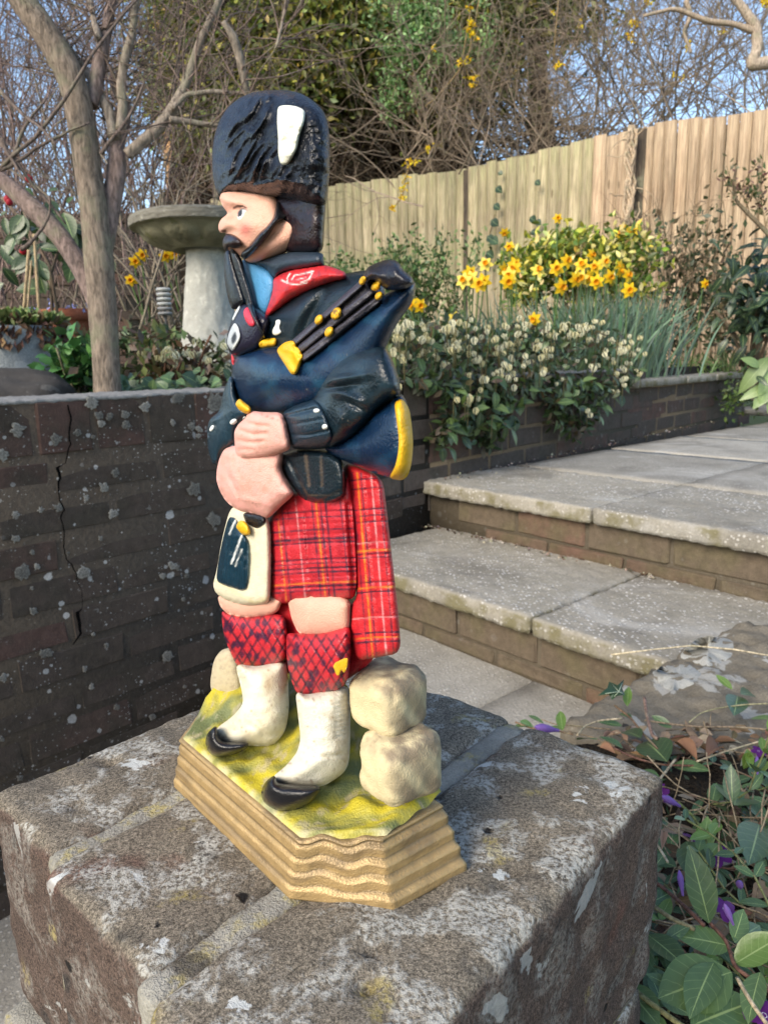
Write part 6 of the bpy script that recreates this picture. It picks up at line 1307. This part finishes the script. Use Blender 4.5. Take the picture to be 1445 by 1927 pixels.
for x, y in cl:
    p0 = WP(x, y - 6, WL(0, random.uniform(-.11, -.08) if y > 690 else random.uniform(-.10, .04), 0), wn); mb.tube([p0 + np.array([0, 0, -.07]), p0 + np.array([0, 0, -.02]), p0 + np.array([.004, -.004, .004])], .0018, 4, (.10, .09, .04))
    for q in range(random.choice((1, 2, 3))):
        if nf >= 290: break
        b = p0 + RNG.standard_normal(3) * np.array([.013, .008, .007]); leafobj(random.choice((ME_bell, ME_bell2, ME_bell2)), b, b + np.array([random.gauss(0, .006), random.gauss(-.003, .004), -.020 * random.uniform(.6, 1.3)]), (0, -1, 0), cf, 1, 'flower'); nf += 1
tag(mb.build('flower_stalks', M_twig, cf), kind='stuff')
# dark hanging stems below
for x in (1040, 1048, 1075, 1082, 925, 935):
    thick = MB(); b = WP(x, 735, WL(0, -.04, 0), wn); thick.tube(wander(b, (random.gauss(0, .1), -.05, -1), .13, 6, .12), .004, 4, (.05, .035, .025)); thick.build('old_stem', M_twig, cf)

# ================================================================== periwinkle beside the pier
pvl = leafmeshes('leaf', 5, [(.056, .105, .040), (.074, .13, .048), (.046, .088, .038), (.085, .145, .055)], M_leafv, w=.46, n=8, fold=.10, curl=.10)
pvy = leafmeshes('leaf', 3, [(.11, .19, .035), (.14, .22, .05)], M_leafv, w=.50, n=8, fold=.16, curl=.06)
pvw = leafmeshes('leaf', 3, [(.068, .125, .042), (.088, .15, .048)], M_leafv, w=.56, n=10, fold=.08, curl=.08)
TP = (945, 1250, 500 / 1423)
def q4(x, y): return TP[0] + x * TP[2], TP[1] + y * TP[2]
def can(x, y, dz=0.0):
    X, Y_ = q4(x, y); z = .275 if y > 1250 else (.245 if y > 700 else .215); return WZ(X, Y_, z + dz)
plants = []
labs = ['big leaved periwinkle shoot in the bottom right corner', 'periwinkle with purple flowers along the right side of the pier', 'periwinkle trailing in front of the flat stone', 'small periwinkle sprig behind the back corner of the pier']
for k, (x, y) in enumerate(((1000, 1700), (1000, 1000), (1000, 450), (200, 340))):
    p = can(x, y); plants.append(empty('periwinkle', (p[0], p[1], .2), labs[k], 'plant', None))
hand = [(1225, 1650, 840, 1770, 1.18, 'w', 0), (560, 1625, 730, 1440, 1.30, 'w', 0), (1105, 1385, 1010, 985, .95, 'n', 1), (1222, 1510, 938, 1440, 1.0, 'w', 0), (1240, 1605, 1500, 1450, 1.1, 'y', 0), (1010, 1935, 1345, 1800, 1.15, 'w', 0), (540, 1690, 530, 1935, 1.15, 'w', 0), (640, 1710, 825, 1905, .95, 'w', 0), (780, 1450, 985, 1600, .9, 'n', 0), (985, 950, 1062, 1165, .9, 'n', 1), (930, 1085, 785, 1025, .95, 'n', 1), (770, 1455, 640, 1690, .9, 'n', 0),
        (880, 522, 745, 368, .95, 'n', 2), (910, 540, 1100, 552, .85, 'n', 2), (735, 575, 835, 600, .9, 'n', 2), (1230, 740, 1222, 540, .95, 'n', 1), (1240, 755, 1262, 650, .9, 'n', 1), (1375, 860, 1330, 1030, 1.0, 'n', 1), (1360, 1040, 1330, 890, 1.0, 'n', 1), (1100, 1032, 1158, 958, 1.3, 'y', 1), (1070, 1000, 1100, 815, 1.1, 'y', 1), (1055, 960, 1060, 850, .8, 'y', 1), (1120, 950, 1140, 820, .7, 'y', 1), (870, 1480, 1000, 1385, 1.0, 'n', 0), (1235, 1480, 1300, 1310, 1.2, 'n', 1), (1240, 1490, 1390, 1380, 1.0, 'n', 1), (870, 1010, 780, 1130, .95, 'n', 1), (590, 1700, 660, 1870, 1.0, 'n', 0),
        (668, 225, 675, 118, .9, 'y', 2), (165, 335, 92, 305, 1.2, 'y', 3), (322, 355, 308, 248, .8, 'y', 3), (255, 335, 325, 340, 1.1, 'n', 3), (150, 330, 60, 320, .9, 'n', 3), (140, 275, 220, 310, .6, 'n', 3), (390, 1880, 470, 1825, 1.0, 'y', 0), (410, 1890, 440, 1780, .8, 'y', 0), (1275, 160, 1352, 150, .7, 'n', 2), (1258, 170, 1248, 242, .9, 'n', 2), (1230, 135, 1142, 55, .7, 'y', 2), (1330, 290, 1440, 275, .8, 'n', 2), (1290, 560, 1325, 470, .7, 'y', 1), (1330, 560, 1310, 450, .6, 'y', 1), (1380, 600, 1445, 520, 1.2, 'y', 1), (640, 330, 510, 300, .9, 'n', 2), (740, 395, 640, 330, .8, 'n', 2), (640, 450, 520, 370, .8, 'n', 2), (905, 340, 800, 270, .9, 'n', 2), (690, 290, 620, 255, .9, 'n', 2), (500, 405, 400, 380, .9, 'n', 2),
        (820, 1930, 700, 1840, 1.2, 'n', 0), (1280, 1700, 1420, 1790, .9, 'n', 0), (880, 1960, 800, 1880, 1.2, 'w', 0), (960, 1760, 780, 1650, .9, 'n', 0), (1130, 1600, 1000, 1850, .9, 'n', 0), (1380, 1650, 1300, 1900, 1.0, 'n', 0)]
for x0, y0, x1, y1, w_, kd, pl_ in hand:
    b = can(x0, y0, random.uniform(0, .02)); t_ = can(x1, y1, random.uniform(0, .02) + (.012 if kd == 'y' else 0)); me = random.choice({'w': pvw, 'n': pvl, 'y': pvy}[kd])
    if pl_ == 1 and y0 - y1 > 150: t_ = WY(*q4(x1, y1), b[1] + .012)
    leafobj(me, b, t_, (random.gauss(-.1, .25), random.gauss(-.35, .2) - (.8 if pl_ == 1 and y0 - y1 > 150 else 0), 1), plants[pl_], w_)
def okpv(x, y):
    if y < 1450 and x < 830 - max(0, (y - 1000)) * .25 and not (y < 560 and x > 560 + (560 - y)): return False
    return not (y > 1450 and x < 520)
ns_ = 0
while ns_ < 44:
    x, y = random.uniform(560, 1480), random.uniform(400, 1950)
    if not okpv(x, y) or (y < 620 and random.random() < .6): continue
    ns_ += 1; kp = 0 if y > 1350 else (1 if y > 560 else 2)
    p = can(x, y, -.045); d = unit((random.gauss(0, 1), random.gauss(0, 1), .25)); pts = [p]; step_ = random.uniform(.015, .022); m_ = random.randint(4, 8)
    for q in range(m_):
        d = unit(d + RNG.standard_normal(3) * np.array([.25, .25, .10]) - np.array([0, 0, .05])); p = p + d * step_; u_ = PXY(p); z4 = ((u_[0] - TP[0]) / TP[2], (u_[1] - TP[1]) / TP[2])
        if not okpv(*z4): break
        pts.append(p); sd_ = unit(np.cross(d, ez)); L = random.uniform(.018, .029) * (1 - .35 * q / m_); young = q >= m_ - 2 and random.random() < .5
        for sg in (-1, 1):
            ld = unit(sd_ * sg * random.uniform(.7, 1.1) + d * random.uniform(.2, .7) + ez * random.uniform(-.15, .35)); leafobj(random.choice(pvy if young else pvl), p, p + ld * L, (random.gauss(0, .2), random.gauss(-.2, .2), 1), plants[kp], random.uniform(.85, 1.1))
    if len(pts) > 2: mb = MB(); mb.tube(pts, .0009, 5, random.choice(((.15, .16, .06), (.16, .09, .06)))); mb.build('stem', M_twig, plants[kp])
def stemline(pts, r, col, pl_, dz=0.0, name='stem'):
    mb = MB(); P = np.array([can(x, y, dz) for x, y in pts]); m = len(P) * 5; u = np.linspace(0, len(P) - 1, m); Q = np.stack([np.interp(u, np.arange(len(P)), P[:, c]) for c in range(3)], 1)
    for _ in range(3): Q[1:-1] = (Q[:-2] + 2 * Q[1:-1] + Q[2:]) / 4
    mb.tube(Q, r, 6, col); return mb.build(name, M_twig, pl_)
SG = (.13, .15, .05); SR = (.14, .07, .05); ST = (.42, .34, .22)
for pts, r, c, k in (([(380, 1580), (470, 1620), (560, 1670), (660, 1710), (760, 1790), (880, 1880), (980, 1950)], .0016, (.17, .16, .07), 0), ([(1110, 1385), (1200, 1480), (1240, 1620), (1340, 1690), (1440, 1760)], .0013, SR, 0), ([(785, 1140), (900, 1230), (1000, 1320), (1080, 1400)], .0014, SR, 1), ([(800, 1290), (900, 1360), (1030, 1420)], .0015, (.20, .17, .09), 1), ([(940, 740), (1010, 800), (1080, 900), (1100, 1000)], .0012, SG, 1), ([(600, 220), (690, 290), (750, 370), (820, 440), (900, 540)], .0013, (.16, .10, .06), 2), ([(760, 180), (770, 260), (800, 380), (830, 400)], .0022, (.20, .13, .10), 2), ([(1000, 310), (1060, 260), (1150, 235), (1300, 215), (1430, 210)], .0009, (.3, .27, .15), 2), ([(760, 300), (900, 320), (1050, 335), (1250, 335), (1430, 350)], .0012, (.2, .15, .1), 2), ([(400, 380), (440, 330), (520, 300), (640, 290)], .0011, ST, 2), ([(560, 430), (700, 500), (850, 540), (1100, 545)], .0012, SR, 2), ([(70, 310), (160, 345), (260, 350), (380, 375)], .0012, (.16, .10, .06), 3)):
    stemline(pts, r, c, plants[k], .012)
def dry(pts, r, lab):
    o = stemline(pts, r, ST, None, .03, 'dry_stalk'); tag(o, lab, 'stalk')
dry([(1255, 1680), (1330, 1810), (1430, 1950)], .0012, 'pale straight dry stalk in the bottom right corner')
dry([(1040, 520), (1180, 470), (1420, 400)], .0010, 'long pale dry stalk crossing right of the dead leaves')
dry([(790, 905), (840, 985), (885, 1060)], .0010, 'short pale dry stalk beside the right corner of the pier')
dry([(820, 640), (870, 580), (925, 510)], .0013, 'splintered orange stalk pointing from pier to dead leaves')
mb = MB(); mb.tube([WZ(x, y, .24) for x, y in ((1150, 1232), (1230, 1222), (1300, 1215), (1380, 1222), (1460, 1236))], .0012, 5, (.5, .42, .28)); tag(mb.build('dry_stalk', M_twig), 'long pale stalk lying across the lichen patch of the flat stone', 'stalk')
# purple flowers and buds
Vp, Qp, Up = leaf_t(.75, 4, .06, .1, 1.25); Vp[-3:, 0] = (-.16, 0, .16)
m = MB()
for k in range(5):
    a_ = k * 2 * math.pi / 5; ca_, sa_ = math.cos(a_), math.sin(a_); m.add(Vp @ np.array([[ca_, -sa_, 0], [sa_, ca_, 0], [0, 0, 1]]).T, Qp, None, (.10, .013, .14))
ME_pv = m.me('flower', M_petal); m = MB(); m.lathe([(.04, -.5), (.06, -.2), (.16, 0), (.12, .01), (.01, -.05)], (0, 0, 0), 10, (.55, .52, .62)); ME_pe = m.me('flower_tube', M_petal)
for x, y, s, f, k in ((1150, 1020, .0125, (-.2, -.3, 1), 1), (1190, 1310, .0115, (.2, -.2, 1), 1), (850, 690, .011, (-.8, -.2, .5), 1), (1020, 930, .011, (.4, .2, .8), 1), (1370, 465, .009, (0, -.3, .8), 1), (1400, 1880, .013, (0, -.3, 1), 0)):
    c = can(x, y, .004); f = unit(f); X_ = unit(np.cross(f, (.3, .8, .1))); s *= .9; M = mtx(frame(c, X_ * s, np.cross(f, X_) * s, f * s)); o = link('flower', ME_pv, plants[k], M); link('flower_tube', ME_pe, o, M)
bv = MB(); bv.lathe([(.001, 1.0), (.05, .9), (.10, .7), (.09, .45), (.05, .2), (.035, 0)], (0, 0, 0), 10, (.24, .13, .42)); ME_bud = bv.me('flower_bud', M_petal)
for x0, y0, x1, y1, k in ((965, 1240, 945, 1100, 1), (1235, 1395, 1185, 1280, 1), (1365, 590, 1362, 490, 1), (300, 355, 170, 335, 3), (950, 760, 850, 705, 1), (1275, 1200, 1265, 1165, 1)):
    b, t_ = can(x0, y0, .02), can(x1, y1, .035); d = t_ - b; L = np.linalg.norm(d); y = d / L; X_ = unit(np.cross(y, (.2, -1, .3))); link('flower_bud', ME_bud, plants[k], mtx(frame(b, X_ * L * 1.3, np.cross(X_, y) * -L * 1.3, y * L)))
# dead leaves and ivy leaf
dm = leafmeshes('dead_leaf', 3, [(.24, .125, .07), (.33, .20, .13), (.17, .09, .055)], M_dry, w=.62, n=7, fold=.45, curl=.25)
for k, (x0, y0, x1, y1, w_, lb) in enumerate(((1040, 515, 920, 405, .7, 'curled brown dead leaf, leftmost of the three on the flat stone'), (1000, 465, 1060, 390, .8, 'pale pinkish dead leaf in the middle of the three'), (1090, 500, 1180, 395, .6, 'dark curled dead leaf, rightmost of the three'), (520, 450, 600, 470, .9, 'small brown dead leaf at the back edge of the pier'), (862, 900, 855, 980, .4, 'narrow tan dead leaf beside the right corner of the pier'))):
    b, t_ = can(x0, y0, .03), can(x1, y1, .034); d = t_ - b; L = np.linalg.norm(d); y = d / L; X_ = unit(np.cross(y, (-.1, -.4, 1))); tag(link('dead_leaf', dm[k % 3], None, mtx(frame(b, X_ * L * w_, y * L, np.cross(X_, y) * L))), lb, 'dead leaf')
# a lobed ivy leaf with pale veins
il = empty('ivy_leaf', can(610, 190, .03), 'lobed ivy leaf with white veins standing behind the pier', 'ivy leaf')
ctr = (622, 150); lobes = [(510, 168), (560, 128), (572, 92), (615, 112), (650, 82), (640, 128), (655, 165), (612, 170), (585, 192), (570, 160)]
W = [can(*p, .03 + .006 * math.sin(i * 2.1)) for i, p in enumerate(lobes)]; cpt = can(*ctr, .034); n = len(W); mb = MB(); mb.add(np.array(W + [cpt]), None, [(i, (i + 1) % n, n) for i in range(n)], (.022, .055, .025)); mb.build('blade', M_leaf, il, False)
mb = MB()
for i in (0, 2, 4, 6, 8): mb.tube([cpt + ez * .0008, cpt * .35 + W[i] * .65 + ez * .001], .0005, 4, (.35, .42, .3))
mb.build('veins', M_leaf, il)
# leaf litter under the plants
n = 420; P = []
while len(P) < n:
    x, y = random.uniform(430, 1500), random.uniform(330, 1500)
    if x > 800 or y < 520 and x > 600: P.append(can(x, y, -random.uniform(.03, .06) if y > 500 else -.005))
P = np.array(P); D = rdir(n, 0) * np.array([1, 1, .25]); tag(cloud('leaf_litter', leaf_t(.45, 3, .3, .2), P, D, rdir(n, 1.5), .02 * (.5 + RNG.random(n)), rcol(n, (.16, .10, .06), (.24, .17, .11), (.10, .07, .05), (.3, .25, .18)), M_dry), 'scattered dry leaf litter beneath the periwinkle', 'leaf litter', kind='stuff')
n = 150; mb = MB()
for k in range(n):
    x, y = random.uniform(560, 1460), random.uniform(330, 1450)
    if x < 800 and y > 520: continue
    p = can(x, y, -.02); mb.tube(wander(p, rdir(1, .1)[0] * np.array([1, 1, .3]), random.uniform(.03, .10), 5, .12), .0007, 4, np.array((.28, .21, .13)) * random.uniform(.5, 1.3))
tag(mb.build('dry_stems', M_twig), 'thin dry stems tangled beneath the periwinkle', 'dry stems', kind='stuff')
# grit swept into the corners of the steps
P = []
for k in range(420):
    if random.random() < .5: t_ = random.random() ** 2 * .8; p = np.array([E1[0], E1[1], 0]) + st * (t_ - .02) + sn * (.03 - abs(random.gauss(0, .02))) + ez * .153
    else: t_ = random.uniform(.0, 2.4); p = WL(t_, -.02 - abs(random.gauss(0, .03)), .299)
    P.append(p)
P = np.array(P); n = len(P); tag(cloud('grit', leaf_t(.7, 2, .3, .2), P, rdir(n, .1) * np.array([1, 1, .4]), rdir(n, 1), .010 * (.4 + RNG.random(n)), rcol(n, (.10, .07, .05), (.22, .18, .14), (.06, .045, .035), (.4, .36, .3)), M_dry), 'dead petals and grit in the corners of the steps and along the wall foot', 'grit', kind='stuff')
